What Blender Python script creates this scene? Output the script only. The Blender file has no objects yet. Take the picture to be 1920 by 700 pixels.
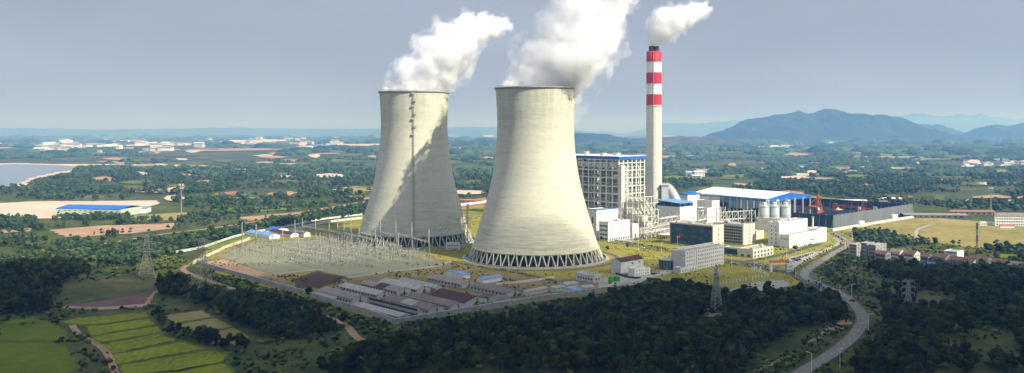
import bpy, bmesh, math, random
import numpy as np
from mathutils import Vector, Matrix, noise as mnoise
random.seed(7)
rng = np.random.default_rng(7)
R = math.radians

# ------------------------------------------------------------------ camera, world, sun, exposure
S = bpy.context.scene
COL = S.collection
FP, HC, HY = 1600.0, 110.6, 245.0        # focal length in photo pixels, camera height (m), horizon row
cam_d = bpy.data.cameras.new("camera")
cam = bpy.data.objects.new("camera", cam_d)
COL.objects.link(cam)
cam.location = (0, 0, HC)
cam.rotation_euler = (R(90), 0, 0)
cam_d.sensor_width = 36.0
cam_d.lens = 36.0 * FP / 1920
cam_d.shift_y = -(350 - HY) / 1920
cam_d.clip_start = 1.0
cam_d.clip_end = 120000
S.camera = cam

SUN_AZ = R(127.5)      # direction towards the sun, clockwise from +Y
SUN_EL = R(41)
W = bpy.data.worlds.new("World")
S.world = W
W.use_nodes = True
nt = W.node_tree
bg = nt.nodes["Background"]
sky = nt.nodes.new("ShaderNodeTexSky")
sky.sky_type = 'NISHITA'
sky.sun_disc = False
sky.sun_elevation = SUN_EL
sky.sun_rotation = SUN_AZ
sky.altitude = 50
sky.air_density = 1.0
sky.dust_density = 1.2
sky.ozone_density = 1.5
tint = nt.nodes.new("ShaderNodeMix"); tint.data_type = 'RGBA'; tint.inputs[0].default_value = .90
# thin high veil of haze over the clear sky, like an overcast dome brighter towards the zenith
gtc = nt.nodes.new("ShaderNodeTexCoord"); gsx = nt.nodes.new("ShaderNodeSeparateXYZ"); nt.links.new(gtc.outputs["Generated"], gsx.inputs[0])
gmr = nt.nodes.new("ShaderNodeMapRange"); gmr.inputs[1].default_value = .15; gmr.inputs[2].default_value = 1; gmr.inputs[3].default_value = 1; gmr.inputs[4].default_value = 2.3
nt.links.new(gsx.outputs[2], gmr.inputs[0])
veil = nt.nodes.new("ShaderNodeVectorMath"); veil.operation = 'SCALE'; veil.inputs[0].default_value = (1.95, 2.12, 2.64)
gmp = nt.nodes.new("ShaderNodeMapping"); gmp.inputs["Scale"].default_value = (1, 1, 4); nt.links.new(gtc.outputs["Generated"], gmp.inputs[0])
gn = nt.nodes.new("ShaderNodeTexNoise"); gn.inputs["Scale"].default_value = 3.2; gn.inputs["Detail"].default_value = 5; nt.links.new(gmp.outputs[0], gn.inputs["Vector"])
gm2 = nt.nodes.new("ShaderNodeMapRange"); gm2.inputs[1].default_value = .3; gm2.inputs[2].default_value = .7; gm2.inputs[3].default_value = .93; gm2.inputs[4].default_value = 1.14
nt.links.new(gn.outputs["Fac"], gm2.inputs[0])
gml = nt.nodes.new("ShaderNodeMath"); gml.operation = 'MULTIPLY'; nt.links.new(gm2.outputs[0], gml.inputs[0]); nt.links.new(gmr.outputs[0], gml.inputs[1])
nt.links.new(gml.outputs[0], veil.inputs["Scale"]); nt.links.new(veil.outputs[0], tint.inputs[7])
nt.links.new(sky.outputs[0], tint.inputs[6]); nt.links.new(tint.outputs[2], bg.inputs[0])
bg.inputs[1].default_value = 0.10
sun_d = bpy.data.lights.new("sun", 'SUN')
sun_d.energy = 4.2
sun_d.angle = R(0.5)
sun_d.color = (1.0, 0.955, 0.87)
sun = bpy.data.objects.new("sun", sun_d)
COL.objects.link(sun)
SD = Vector((math.sin(SUN_AZ) * math.cos(SUN_EL), math.cos(SUN_AZ) * math.cos(SUN_EL), math.sin(SUN_EL)))
sun.rotation_euler = SD.to_track_quat('Z', 'Y').to_euler()
sun.location = SD * 500
S.view_settings.view_transform = 'Standard'
S.view_settings.look = 'None'
S.view_settings.gamma = 1.0
S.view_settings.exposure = 0.82
cy = S.cycles
cy.max_bounces = 24
cy.diffuse_bounces = 2
cy.glossy_bounces = 2
cy.transmission_bounces = 3
cy.volume_bounces = 24
cy.transparent_max_bounces = 8
cy.use_denoising = True
cy.caustics_reflective = False
cy.caustics_refractive = False
cy.sample_clamp_indirect = 6

# ------------------------------------------------------------------ projection helpers
def G(px, py, z=0.0):
    d = FP * (HC - z) / (py - HY)
    return ((px - 960) / FP * d, d)
def at_depth(px, py, d):
    return ((px - 960) / FP * d, d, HC - (py - HY) / FP * d)
def proj(x, y, z=0.0):
    return 960 + FP * x / y, HY + FP * (HC - z) / y
def smooth(pts, n=8):
    out = []
    P = [pts[0]] + list(pts) + [pts[-1]]
    for i in range(1, len(P) - 2):
        for j in range(n):
            t = j / n; p0, p1, p2, p3 = P[i - 1:i + 3]
            out.append(tuple(.5 * (2 * p1[k] + (p2[k] - p0[k]) * t + (2 * p0[k] - 5 * p1[k] + 4 * p2[k] - p3[k]) * t * t + (3 * p1[k] - p0[k] - 3 * p2[k] + p3[k]) * t ** 3) for k in range(len(p1))))
    out.append(tuple(pts[-1])); return out
def in_poly(px, py, poly):
    px = np.asarray(px); py = np.asarray(py)
    inside = np.zeros(px.shape, bool)
    n = len(poly)
    for i in range(n):
        x1, y1 = poly[i]; x2, y2 = poly[(i + 1) % n]
        if y1 == y2: continue
        c = ((y1 > py) != (y2 > py)) & (px < (x2 - x1) * (py - y1) / (y2 - y1) + x1)
        inside ^= c
    return inside
_perm = rng.random((256, 256))
def vnoise(x, y):
    x = np.asarray(x, float); y = np.asarray(y, float)
    xi = np.floor(x).astype(int); yi = np.floor(y).astype(int)
    fx = x - xi; fy = y - yi
    fx = fx * fx * (3 - 2 * fx); fy = fy * fy * (3 - 2 * fy)
    a = _perm[xi & 255, yi & 255]; b = _perm[(xi + 1) & 255, yi & 255]
    c = _perm[xi & 255, (yi + 1) & 255]; d = _perm[(xi + 1) & 255, (yi + 1) & 255]
    return (a * (1 - fx) + b * fx) * (1 - fy) + (c * (1 - fx) + d * fx) * fy
def fbm(x, y, o=4):
    s = 0; a = 1; t = 0
    for i in range(o):
        s = s + a * vnoise(x * 2 ** i + 17.3 * i, y * 2 ** i + 5.1 * i); t += a; a *= .5
    return s / t

# ------------------------------------------------------------------ materials
def newmat(name):
    m = bpy.data.materials.new(name); m.use_nodes = True
    return m, m.node_tree, m.node_tree.nodes["Principled BSDF"]
def noise_node(t, scale, stretch=(1, 1, 1), detail=5, rough=.6, world=True, offset=(0, 0, 0)):
    if world:
        g = t.nodes.new("ShaderNodeNewGeometry"); src = g.outputs["Position"]
    else:
        g = t.nodes.new("ShaderNodeTexCoord"); src = g.outputs["Object"]
    mp = t.nodes.new("ShaderNodeMapping")
    mp.inputs["Scale"].default_value = stretch
    mp.inputs["Location"].default_value = offset
    t.links.new(src, mp.inputs["Vector"])
    n = t.nodes.new("ShaderNodeTexNoise")
    n.inputs["Scale"].default_value = scale
    n.inputs["Detail"].default_value = detail
    n.inputs["Roughness"].default_value = rough
    t.links.new(mp.outputs[0], n.inputs["Vector"])
    return n.outputs["Fac"]
def ramp(t, src, stops):
    r = t.nodes.new("ShaderNodeValToRGB")
    e = r.color_ramp.elements
    while len(e) < len(stops): e.new(0.5)
    for i, (p, c) in enumerate(stops):
        e[i].position = p; e[i].color = (*c, 1) if len(c) == 3 else c
    t.links.new(src, r.inputs[0])
    return r.outputs[0]
def mixc(t, fac, a, b, mode='MIX'):
    m = t.nodes.new("ShaderNodeMix"); m.data_type = 'RGBA'; m.blend_type = mode
    if isinstance(fac, (int, float)): m.inputs[0].default_value = fac
    else: t.links.new(fac, m.inputs[0])
    for k, v in ((6, a), (7, b)):
        if isinstance(v, tuple): m.inputs[k].default_value = (*v, 1)
        else: t.links.new(v, m.inputs[k])
    return m.outputs[2]
_mats = {}
def pm(name, c1, c2=None, scale=.5, rough=.8, stretch=(1, 1, 1), lo=.35, hi=.65, metal=0, bump=0, world=True, spec=.3):
    if name in _mats: return _mats[name]
    m, t, b = newmat(name)
    c2 = c2 or tuple(v * .72 for v in c1)
    f = noise_node(t, scale, stretch, world=world)
    t.links.new(ramp(t, f, [(lo, c2), (hi, c1)]), b.inputs["Base Color"])
    b.inputs["Roughness"].default_value = rough
    b.inputs["Metallic"].default_value = metal
    b.inputs["Specular IOR Level"].default_value = spec
    if bump:
        bp = t.nodes.new("ShaderNodeBump"); bp.inputs["Strength"].default_value = bump; bp.inputs["Distance"].default_value = 1
        t.links.new(f, bp.inputs["Height"]); t.links.new(bp.outputs[0], b.inputs["Normal"])
    _mats[name] = m
    return m

white = pm("white_plaster", (.78, .78, .76), (.64, .64, .62), .35, .7)
cream = pm("cream_cladding", (.62, .60, .50), (.52, .50, .42), .3, .7)
greyp = pm("grey_render", (.50, .50, .48), (.38, .38, .37), .4, .8)
steel = pm("pale_steel", (.80, .79, .70), (.66, .65, .57), .5, .6)
galv = pm("galvanised_steel", (.42, .44, .42), (.28, .30, .28), .8, .5)
ysteel = pm("yard_steel", (.40, .415, .36), (.22, .23, .20), .8, .7)
porc = pm("grey_insulator", (.36, .37, .32), (.16, .17, .15), 1.2, .4)
dark = pm("dark_void", (.035, .04, .045), (.02, .022, .025), .5, .6)
glass = pm("dark_glass", (.02, .045, .06), (.012, .028, .04), .25, .15, spec=.6)
blue = pm("blue_sheet", (.02, .15, .50), (.015, .11, .38), .1, .5)
bluel = pm("light_blue_sheet", (.16, .30, .50), (.11, .23, .42), .1, .5)
whroof = pm("white_sheet", (.78, .78, .74), (.68, .68, .64), .08, .5)
redp = pm("red_paint", (.52, .025, .035), (.42, .02, .03), .3, .6)
whp = pm("white_paint", (.78, .78, .76), (.68, .68, .66), .3, .6)
orange = pm("orange_paint", (.42, .12, .055), (.30, .09, .04), .6, .6)
asph = pm("asphalt", (.105, .10, .10), (.07, .07, .072), .15, .9)
road_m = pm("concrete_road", (.20, .19, .155), (.14, .135, .11), .12, .9)
conc = pm("concrete_wall", (.40, .40, .37), (.26, .26, .24), .3, .9)
concl = pm("pale_wall", (.66, .65, .60), (.45, .44, .40), .15, .9)
brown = pm("brown_roof", (.22, .18, .15), (.135, .115, .10), .45, .9, stretch=(1, 1, 1))
brown2 = pm("rust_roof", (.29, .25, .20), (.19, .17, .145), .25, .9)
dred = pm("dark_red_roof", (.085, .032, .028), (.06, .025, .022), .5, .9)
greyr = pm("grey_roof", (.38, .38, .34), (.25, .25, .225), .3, .9)
tile = pm("tile_roof", (.17, .085, .06), (.09, .06, .05), .5, .9)
trunk_m = pm("bark", (.12, .085, .06), None, 1, .9)
rubber = pm("rubber", (.02, .02, .02), None, 1, .8)
greenp = pm("green_paint", (.10, .32, .06), (.07, .24, .04), .5, .6)
silo_m = pm("silo_steel", (.42, .46, .46), (.30, .34, .35), .3, .45, stretch=(1, 1, .2))

def foliage(name, c1, c2, c3):
    m, t, b = newmat(name)
    oi = t.nodes.new("ShaderNodeObjectInfo")
    n = noise_node(t, .09, detail=4)
    n2 = noise_node(t, .9, detail=3)
    base = ramp(t, n, [(.35, c1), (.5, c2), (.68, c3)])
    base = mixc(t, .5, base, ramp(t, n2, [(.35, tuple(v * .6 for v in c1)), (.65, tuple(min(1, v * 1.5) for v in c2))]))
    hv = t.nodes.new("ShaderNodeHueSaturation")
    mr = t.nodes.new("ShaderNodeMapRange"); mr.inputs[3].default_value = .55; mr.inputs[4].default_value = 1.7
    t.links.new(oi.outputs["Random"], mr.inputs[0]); t.links.new(mr.outputs[0], hv.inputs["Value"])
    t.links.new(base, hv.inputs["Color"])
    wn = t.nodes.new("ShaderNodeTexWhiteNoise"); wn.noise_dimensions = '1D'; t.links.new(oi.outputs["Random"], wn.inputs["W"])
    mh = t.nodes.new("ShaderNodeMapRange"); mh.inputs[3].default_value = .455; mh.inputs[4].default_value = .53
    t.links.new(wn.outputs["Value"], mh.inputs[0]); t.links.new(mh.outputs[0], hv.inputs["Hue"])
    t.links.new(hv.outputs[0], b.inputs["Base Color"])
    b.inputs["Roughness"].default_value = .85
    b.inputs["Specular IOR Level"].default_value = .03
    return m
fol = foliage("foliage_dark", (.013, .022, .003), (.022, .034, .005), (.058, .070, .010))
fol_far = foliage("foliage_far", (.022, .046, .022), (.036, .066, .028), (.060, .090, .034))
fol_y = foliage("foliage_light", (.05, .085, .018), (.09, .13, .025), (.15, .17, .04))

def ground_mat(name, stops, s1, s2, stops2=None, fac=.5, rough=.95, b_scale=.35, b=.25):
    m, t, bs = newmat(name)
    c = ramp(t, noise_node(t, s1, detail=8, rough=.65), stops)
    c2 = ramp(t, noise_node(t, s2, detail=5, rough=.7, offset=(31, 7, 0)), stops2 or stops)
    t.links.new(mixc(t, fac, c, c2), bs.inputs["Base Color"])
    bs.inputs["Roughness"].default_value = rough
    bs.inputs["Specular IOR Level"].default_value = .03
    bp = t.nodes.new("ShaderNodeBump"); bp.inputs["Strength"].default_value = b; bp.inputs["Distance"].default_value = 1.0
    t.links.new(noise_node(t, b_scale), bp.inputs["Height"]); t.links.new(bp.outputs[0], bs.inputs["Normal"])
    return m
base_m = ground_mat("scrub_ground", [(.34, (.030, .046, .016)), (.48, (.055, .075, .024)), (.58, (.10, .105, .04)), (.72, (.24, .17, .10))], .006, .06,
                    [(.38, (.028, .045, .014)), (.5, (.055, .08, .022)), (.62, (.11, .115, .04)), (.75, (.22, .16, .09))])
lawn_m = ground_mat("dry_lawn", [(.36, (.13, .14, .022)), (.5, (.23, .21, .035)), (.64, (.31, .255, .065))], .03, .25,
                    [(.36, (.09, .105, .018)), (.5, (.22, .205, .038)), (.66, (.32, .25, .09))])
yard_m = ground_mat("rough_yard", [(.36, (.09, .10, .03)), (.5, (.19, .155, .065)), (.64, (.30, .21, .12))], .035, .22)
gravel_m = ground_mat("gravel", [(.35, (.165, .170, .110)), (.65, (.245, .245, .165))], .05, .5)
pave_m = ground_mat("paving", [(.35, (.25, .26, .23)), (.65, (.36, .36, .31))], .05, .5)
dirt_m = ground_mat("bare_dirt", [(.35, (.22, .14, .085)), (.5, (.34, .22, .14)), (.65, (.46, .33, .22))], .03, .2)
pdirt_m = ground_mat("pale_dirt", [(.35, (.40, .31, .23)), (.65, (.62, .51, .40))], .01, .08)
rdirt_m = ground_mat("red_dirt", [(.35, (.26, .10, .06)), (.65, (.42, .20, .12))], .02, .2)
bdirt_m = ground_mat("dark_dirt", [(.35, (.055, .036, .022)), (.65, (.10, .065, .04))], .05, .3)
coal_m = ground_mat("coal", [(.35, (.012, .014, .02)), (.65, (.028, .03, .038))], .04, .3)
grassy_m = ground_mat("hill_grass", [(.34, (.12, .13, .03)), (.5, (.23, .20, .065)), (.66, (.35, .27, .12))], .012, .07)
gfield_m = ground_mat("green_field", [(.35, (.07, .11, .010)), (.65, (.16, .20, .018))], .015, .1)
ofield_m = ground_mat("olive_field", [(.35, (.065, .08, .022)), (.65, (.13, .14, .04))], .02, .2)
def paddy_mat():
    m, t, b = newmat("paddy_rice")
    n = noise_node(t, .03, stretch=(1, 1, 1), detail=6)
    n2 = noise_node(t, .6, stretch=(1, .25, 1), detail=4)
    c = mixc(t, .5, ramp(t, n, [(.35, (.12, .155, .004)), (.65, (.24, .265, .008))]), ramp(t, n2, [(.35, (.07, .10, .004)), (.65, (.25, .27, .010))]))
    t.links.new(c, b.inputs["Base Color"]); b.inputs["Roughness"].default_value = .9
    b.inputs["Specular IOR Level"].default_value = .1
    return m
paddy_m = paddy_mat()
water_m, t_, b_ = newmat("lake_water")
b_.inputs["Base Color"].default_value = (.16, .20, .24, 1); b_.inputs["Roughness"].default_value = .25
pond_m, t_, b_ = newmat("muddy_water")
t_.links.new(ramp(t_, noise_node(t_, .02, stretch=(1, .6, 1)), [(.42, (.085, .045, .035)), (.62, (.14, .085, .07))]), b_.inputs["Base Color"]); b_.inputs["Roughness"].default_value = .75; b_.inputs["Specular IOR Level"].default_value = .12

# ------------------------------------------------------------------ mesh builder
class MB:
    def __init__(s): s.v = []; s.f = []; s.mi = []; s.sm = []
    def face(s, pts, mi=0, sm=False):
        n = len(s.v); s.v += [tuple(p) for p in pts]; s.f.append(tuple(range(n, n + len(pts)))); s.mi.append(mi); s.sm.append(sm)
    def grid(s, pts, faces, mi=0, sm=False):
        n = len(s.v); s.v += [tuple(p) for p in pts]
        for f in faces: s.f.append(tuple(i + n for i in f)); s.mi.append(mi); s.sm.append(sm)
    def box(s, x0, x1, y0, y1, z0, z1, mi=0):
        p = [(x0, y0, z0), (x1, y0, z0), (x1, y1, z0), (x0, y1, z0), (x0, y0, z1), (x1, y0, z1), (x1, y1, z1), (x0, y1, z1)]
        s.grid(p, [(0, 3, 2, 1), (4, 5, 6, 7), (0, 1, 5, 4), (1, 2, 6, 5), (2, 3, 7, 6), (3, 0, 4, 7)], mi)
    def bar(s, a, b, w, w2=None, mi=0):
        a = Vector(a); b = Vector(b); d = b - a
        if d.length < 1e-6: return
        d.normalize(); up = Vector((0, 0, 1)) if abs(d.z) < .95 else Vector((1, 0, 0))
        x = d.cross(up).normalized(); y = x.cross(d); w2 = w if w2 is None else w2
        p = []
        for c, ww in ((a, w), (b, w2)):
            for sx, sy in ((-1, -1), (1, -1), (1, 1), (-1, 1)): p.append(c + x * sx * ww / 2 + y * sy * ww / 2)
        s.grid(p, [(0, 3, 2, 1), (4, 5, 6, 7), (0, 1, 5, 4), (1, 2, 6, 5), (2, 3, 7, 6), (3, 0, 4, 7)], mi)
    def cyl(s, a, b, r, r2=None, n=12, mi=0, sm=True, caps=True):
        a = Vector(a); b = Vector(b); d = (b - a).normalized(); up = Vector((0, 0, 1)) if abs(d.z) < .95 else Vector((1, 0, 0))
        x = d.cross(up).normalized(); y = x.cross(d); r2 = r if r2 is None else r2
        p = []
        for c, rr in ((a, r), (b, r2)):
            for k in range(n):
                t = 2 * math.pi * k / n; p.append(c + x * math.cos(t) * rr + y * math.sin(t) * rr)
        s.grid(p, [(k, (k + 1) % n, n + (k + 1) % n, n + k) for k in range(n)], mi, sm)
        if caps: s.face(p[:n][::-1], mi); s.face(p[n:], mi)
    def lathe(s, prof, n=64, mi=None, sm=True, cx=0, cy=0):
        pts = [(cx + r * math.cos(2 * math.pi * k / n), cy + r * math.sin(2 * math.pi * k / n), z) for r, z in prof for k in range(n)]
        base = len(s.v); s.v += pts
        for i in range(len(prof) - 1):
            for k in range(n):
                s.f.append((base + i * n + k, base + i * n + (k + 1) % n, base + (i + 1) * n + (k + 1) % n, base + (i + 1) * n + k))
                s.mi.append(mi[i] if mi else 0); s.sm.append(sm)
    def tube(s, pts, r, n=6, mi=0):
        for a, b in zip(pts[:-1], pts[1:]): s.cyl(a, b, r, n=n, mi=mi)
    def mesh(s, name, mats):
        me = bpy.data.meshes.new(name); me.from_pydata(s.v, [], s.f)
        for m in (mats if isinstance(mats, (list, tuple)) else [mats]): me.materials.append(m)
        me.polygons.foreach_set("material_index", s.mi); me.polygons.foreach_set("use_smooth", s.sm)
        me.update(); return me
    def build(s, name, mats, parent=None, loc=None, rz=None):
        o = bpy.data.objects.new(name, s.mesh(name, mats)); COL.objects.link(o)
        if parent is not None: o.parent = parent
        if loc is not None: o.location = loc
        if rz is not None: o.rotation_euler = (0, 0, rz)
        return o
def tag(o, label=None, cat=None, group=None, kind=None):
    if label: o['label'] = label
    if cat: o['category'] = cat
    if group: o['group'] = group
    if kind: o['kind'] = kind
    return o
def empty(name, loc, rz=0, label=None, cat=None, group=None):
    o = bpy.data.objects.new(name, None); COL.objects.link(o); o.location = loc; o.rotation_euler = (0, 0, rz)
    o.empty_display_size = 1
    return tag(o, label, cat, group)
def kids(o, table): return table.get(o, [])
def copy_tree(o, loc=None, rz=None, label=None, group=None, scale=None, parent=None):
    c = o.copy(); COL.objects.link(c)
    if parent is not None: c.parent = parent
    if loc is not None: c.location = loc
    if rz is not None: c.rotation_euler = (0, 0, rz)
    if scale is not None: c.scale = (scale,) * 3
    if label: c['label'] = label
    if group: c['group'] = group
    for ch in CH.get(o.name, []):
        copy_tree(ch, parent=c)
    return c
CH = {}
def register(o):
    "remember the children of a template for copy_tree"
    for c in COL.objects:
        if c.parent == o: CH.setdefault(o.name, []).append(c)
    for c in CH.get(o.name, []): register(c)

def sheet(name, poly, mat, z, jitter=0, kind='structure', world=False, seg=None):
    pts = poly if world else [G(*p) for p in poly]
    if jitter:
        out = []
        n = len(pts)
        for i in range(n):
            a = pts[i]; b = pts[(i + 1) % n]; L = math.dist(a, b); k = max(1, min(40, int(L / (seg or jitter * 3))))
            for j in range(k):
                t = j / k; out.append((a[0] + (b[0] - a[0]) * t + random.uniform(-1, 1) * jitter, a[1] + (b[1] - a[1]) * t + random.uniform(-1, 1) * jitter))
        pts = out
    m = MB(); m.face([(p[0], p[1], z) for p in pts])
    # orientation upwards
    ar = sum(pts[i][0] * pts[(i + 1) % len(pts)][1] - pts[(i + 1) % len(pts)][0] * pts[i][1] for i in range(len(pts)))
    if ar < 0: m.f[0] = tuple(reversed(m.f[0]))
    return tag(m.build(name, mat), kind=kind)
def offset_line(pts, o):
    out = []
    for i, p in enumerate(pts):
        a = pts[max(0, i - 1)]; b = pts[min(len(pts) - 1, i + 1)]
        dx, dy = b[0] - a[0], b[1] - a[1]; L = math.hypot(dx, dy) or 1
        out.append((p[0] - dy / L * o, p[1] + dx / L * o))
    return out
def ribbon(name, pix, width, mat, z, world=False, sm=8, kind='structure', kerb=None):
    pts = pix if world else [G(*p) for p in pix]
    if sm: pts = smooth(pts, sm)
    l = offset_line(pts, width / 2); r = offset_line(pts, -width / 2)
    m = MB(); n = len(pts)
    m.grid([(*p, z) for p in r] + [(*p, z) for p in l], [(i, i + 1, n + i + 1, n + i) for i in range(n - 1)])
    o = tag(m.build(name, mat), kind=kind)
    if kerb:
        k = MB()
        for s in (1, -1):
            a = offset_line(pts, s * width / 2); b = offset_line(pts, s * (width / 2 + .35))
            for i in range(n - 1):
                q = [a[i], a[i + 1], b[i + 1], b[i]]
                top = [(*p, z + .13) for p in q]; bot = [(*p, -.1) for p in q]
                k.face(top if s > 0 else top[::-1])
                for e in range(4): k.face([bot[e], bot[(e + 1) % 4], top[(e + 1) % 4], top[e]])
        tag(k.build("kerb", kerb), kind='structure')
    return pts
def wall_run(name, pix, h, th, mat, label, cat='wall', z=0, sm=0, cap=None, posts=0):
    pts = [G(*p) for p in pix]
    if sm: pts = smooth(pts, sm)
    o = empty(name, (*pts[0], 0), 0, label, cat)
    x0, y0 = pts[0]
    l = offset_line(pts, th / 2); r = offset_line(pts, -th / 2); n = len(pts); m = MB()
    P = [(p[0] - x0, p[1] - y0, zz) for zz in (z, h) for p in l + r]
    N = 2 * n
    fs = []
    for i in range(n - 1):
        fs += [(i, i + 1, N + i + 1, N + i), (n + i + 1, n + i, N + n + i, N + n + i + 1), (N + i, N + i + 1, N + n + i + 1, N + n + i)]
    fs += [(0, N, N + n, n), (n - 1, n + n - 1, N + n + n - 1, N + n - 1)]
    m.grid(P, fs); m.build("wall_panel", mat, o)
    if posts:
        c = 0
        for i in range(n - 1):
            L = math.dist(pts[i], pts[i + 1]); k = int(L / posts)
            for j in range(k + 1):
                if c >= 95: break
                t = j / max(1, k); q = (pts[i][0] + (pts[i + 1][0] - pts[i][0]) * t - x0, pts[i][1] + (pts[i + 1][1] - pts[i][1]) * t - y0)
                b = MB(); b.box(-th, th, -th, th, 0, h + .35); b.build("pillar", mat, o, loc=(*q, 0)); c += 1
    return o

# ------------------------------------------------------------------ terrain
def bumps(x, y):
    x = np.asarray(x, float); y = np.asarray(y, float)
    h = np.zeros(np.broadcast(x, y).shape)
    for (px, py, sx, sy, a) in BUMPS:
        cx, cyy = G(px, py)
        g = np.exp(-((x - cx) / sx) ** 2 - ((y - cyy) / sy) ** 2) - .06
        h = h + a * np.maximum(0, g) / .94
    dm = np.full(h.shape, 1e9)
    for (qx, qy) in KEEPFLAT: dm = np.minimum(dm, (x - qx) ** 2 + (y - qy) ** 2)
    h = h * np.clip((np.sqrt(dm) - 12) / 30, 0, 1) ** 1.5
    far = np.clip((y - 1500) / 4000, 0, 1)
    damp = 1 - np.exp(-((x + 1500) / 1000) ** 4 - ((y - 2400) / 1000) ** 4)
    h = h + damp * far * (fbm(x / 700., y / 900., 4) - .5) * 46 * (1 - np.clip((y - 9000) / 6000, 0, 1) * .4)
    return h
BUMPS = [(1000, 660, 90, 45, 7), (1270, 600, 55, 40, 5), (1440, 600, 35, 32, 4), (1790, 570, 70, 55, 10), (1760, 670, 60, 38, 9), (545, 596, 24, 18, 4), (60, 540, 55, 45, 9), (1900, 640, 60, 50, 9), (860, 680, 50, 35, 5)]
ROADPX = [(1560, 436), (1588, 450), (1594, 458), (1572, 470), (1545, 487), (1512, 508), (1512, 522), (1540, 535), (1575, 550), (1603, 573), (1618, 598), (1602, 628), (1560, 663), (1500, 700), (1440, 735)]
KEEPFLAT = smooth([G(*p) for p in ROADPX], 4) + smooth([G(*p) for p in [(352, 497), (345, 508), (400, 530), (480, 555), (560, 580), (640, 605), (672, 635), (720, 650)]], 4) + smooth([G(*p) for p in [(700, 645), (760, 640), (880, 610), (1000, 588), (1100, 565), (1216, 524), (1400, 548)]], 4)
def terrain():
    ys = np.concatenate([np.arange(200, 900, 7.), np.arange(900, 2000, 30.), np.arange(2000, 12000, 150.), np.geomspace(12000, 60000, 14)])
    us = np.linspace(-.95, .95, 261)
    X = us[None, :] * ys[:, None]; Y = np.repeat(ys[:, None], len(us), 1)
    Z = bumps(X, Y)
    nY, nX = X.shape
    v = np.stack([X, Y, Z], -1).reshape(-1, 3)
    extra = [(-500, -1500, 0), (500, -1500, 0), (-4000, -1500, 0), (4000, -1500, 0)]
    idx = np.arange(nY * nX).reshape(nY, nX)
    f = np.stack([idx[:-1, :-1], idx[:-1, 1:], idx[1:, 1:], idx[1:, :-1]], -1).reshape(-1, 4).tolist()
    v = v.tolist()
    b = len(v); v += [(-4000, -1500, -.2), (4000, -1500, -.2), (4000, 900, -.2), (-4000, 900, -.2)]
    # land behind and beside the view, a hair lower
    f.append([b, b + 1, b + 2, b + 3])
    me = bpy.data.meshes.new("ground"); me.from_pydata(v, [], f); me.materials.append(base_m)
    me.polygons.foreach_set("use_smooth", [True] * len(f)); me.update()
    o = bpy.data.objects.new("ground", me); COL.objects.link(o); tag(o, kind='structure')
terrain()
def zt(x, y): return float(bumps(x, y))
def zts(X, Y): return bumps(np.asarray(X, float), np.asarray(Y, float)) if len(X) else []

# ------------------------------------------------------------------ hills
def hill(name, D, depth, sil, mat, nz=.34, nx=150, ny=40, seed=0.0):
    sx = [p[0] for p in sil]; sy = [p[1] for p in sil]
    us = np.linspace(sx[0], sx[-1], nx); v = []; 
    for j in range(ny):
        t = -1 + 2 * j / (ny - 1); y = D + t * depth
        for u in us:
            x = (u - 960) / FP * D * (1 + .15 * t * depth / D)
            ridge = HC - (np.interp(u, sx, sy) - HY) / FP * D
            fall = max(0, 1 - abs(t) ** 1.25)
            wob = mnoise.fractal(Vector((x / (depth * .45) + seed, y / (depth * .45), seed)), 1.0, 2.1, 6)
            rid = 1 - abs(mnoise.fractal(Vector((x / (depth * .35) + 9 + seed, y / (depth * .7), 3)), 1.0, 2.0, 5))
            z = (ridge + 25) * (fall ** 1.0) * (1 + (nz * wob + nz * 1.2 * (rid - .8)) * (1 - .75 * (abs(t) < .12))) - 25
            v.append((x, y, z))
    f = [(j * nx + i, j * nx + i + 1, (j + 1) * nx + i + 1, (j + 1) * nx + i) for j in range(ny - 1) for i in range(nx - 1)]
    me = bpy.data.meshes.new(name); me.from_pydata(v, [], f); me.materials.append(mat)
    me.polygons.foreach_set("use_smooth", [True] * len(f)); me.update()
    o = bpy.data.objects.new(name, me); COL.objects.link(o); tag(o, kind='structure'); return o
hill_m = ground_mat("wooded_hill", [(.35, (.016, .030, .018)), (.52, (.028, .046, .024)), (.68, (.055, .065, .035)), (.74, (.26, .21, .16))], .0035, .02, fac=.3, b_scale=.012, b=1)
hill2_m = ground_mat("scrubby_hill", [(.35, (.035, .05, .03)), (.52, (.07, .07, .04)), (.72, (.16, .11, .07))], .004, .02, b_scale=.02, b=.9)
hill("mountain", 8200, 1300, [(1310, 262), (1335, 254), (1360, 247), (1395, 236), (1425, 224), (1450, 216.5), (1500, 212.5), (1520, 211), (1535, 205.5), (1548, 203.5), (1570, 206), (1592, 213.5), (1606, 211.5), (1625, 217), (1660, 227), (1700, 235), (1730, 242), (1770, 252), (1830, 262), (1850, 266)], hill_m, seed=1.3, nx=240, ny=60)
hill("hill", 11500, 1500, [(1690, 262), (1705, 240), (1720, 232), (1735, 233), (1770, 243), (1800, 250), (1830, 258)], hill_m, seed=4)
hill("hill", 9300, 1200, [(1790, 262), (1830, 250), (1855, 235), (1870, 233.5), (1885, 238), (1905, 236), (1925, 228), (1970, 222), (2030, 240), (2080, 262)], hill_m, seed=6)
hill("hill", 7000, 800, [(1010, 262), (1060, 254), (1085, 250), (1110, 248.5), (1140, 252), (1165, 258), (1200, 262)], hill_m, seed=7)
hill("hill", 6000, 700, [(1180, 266), (1215, 260), (1245, 256), (1275, 254), (1300, 258), (1330, 260), (1380, 268)], hill2_m, seed=8)
hill("hill", 26000, 4000, [(1200, 248), (1240, 229), (1300, 231), (1380, 227), (1480, 232), (1600, 222), (1700, 218), (1800, 219), (1900, 222), (2000, 220), (2100, 240)], hill_m, seed=9)
hill("hill", 24000, 4000, [(-200, 250), (-100, 243), (60, 241), (200, 243), (350, 241.5), (480, 240), (640, 242), (760, 240.5), (900, 239), (1060, 242), (1150, 250)], hill_m, seed=10)

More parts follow.
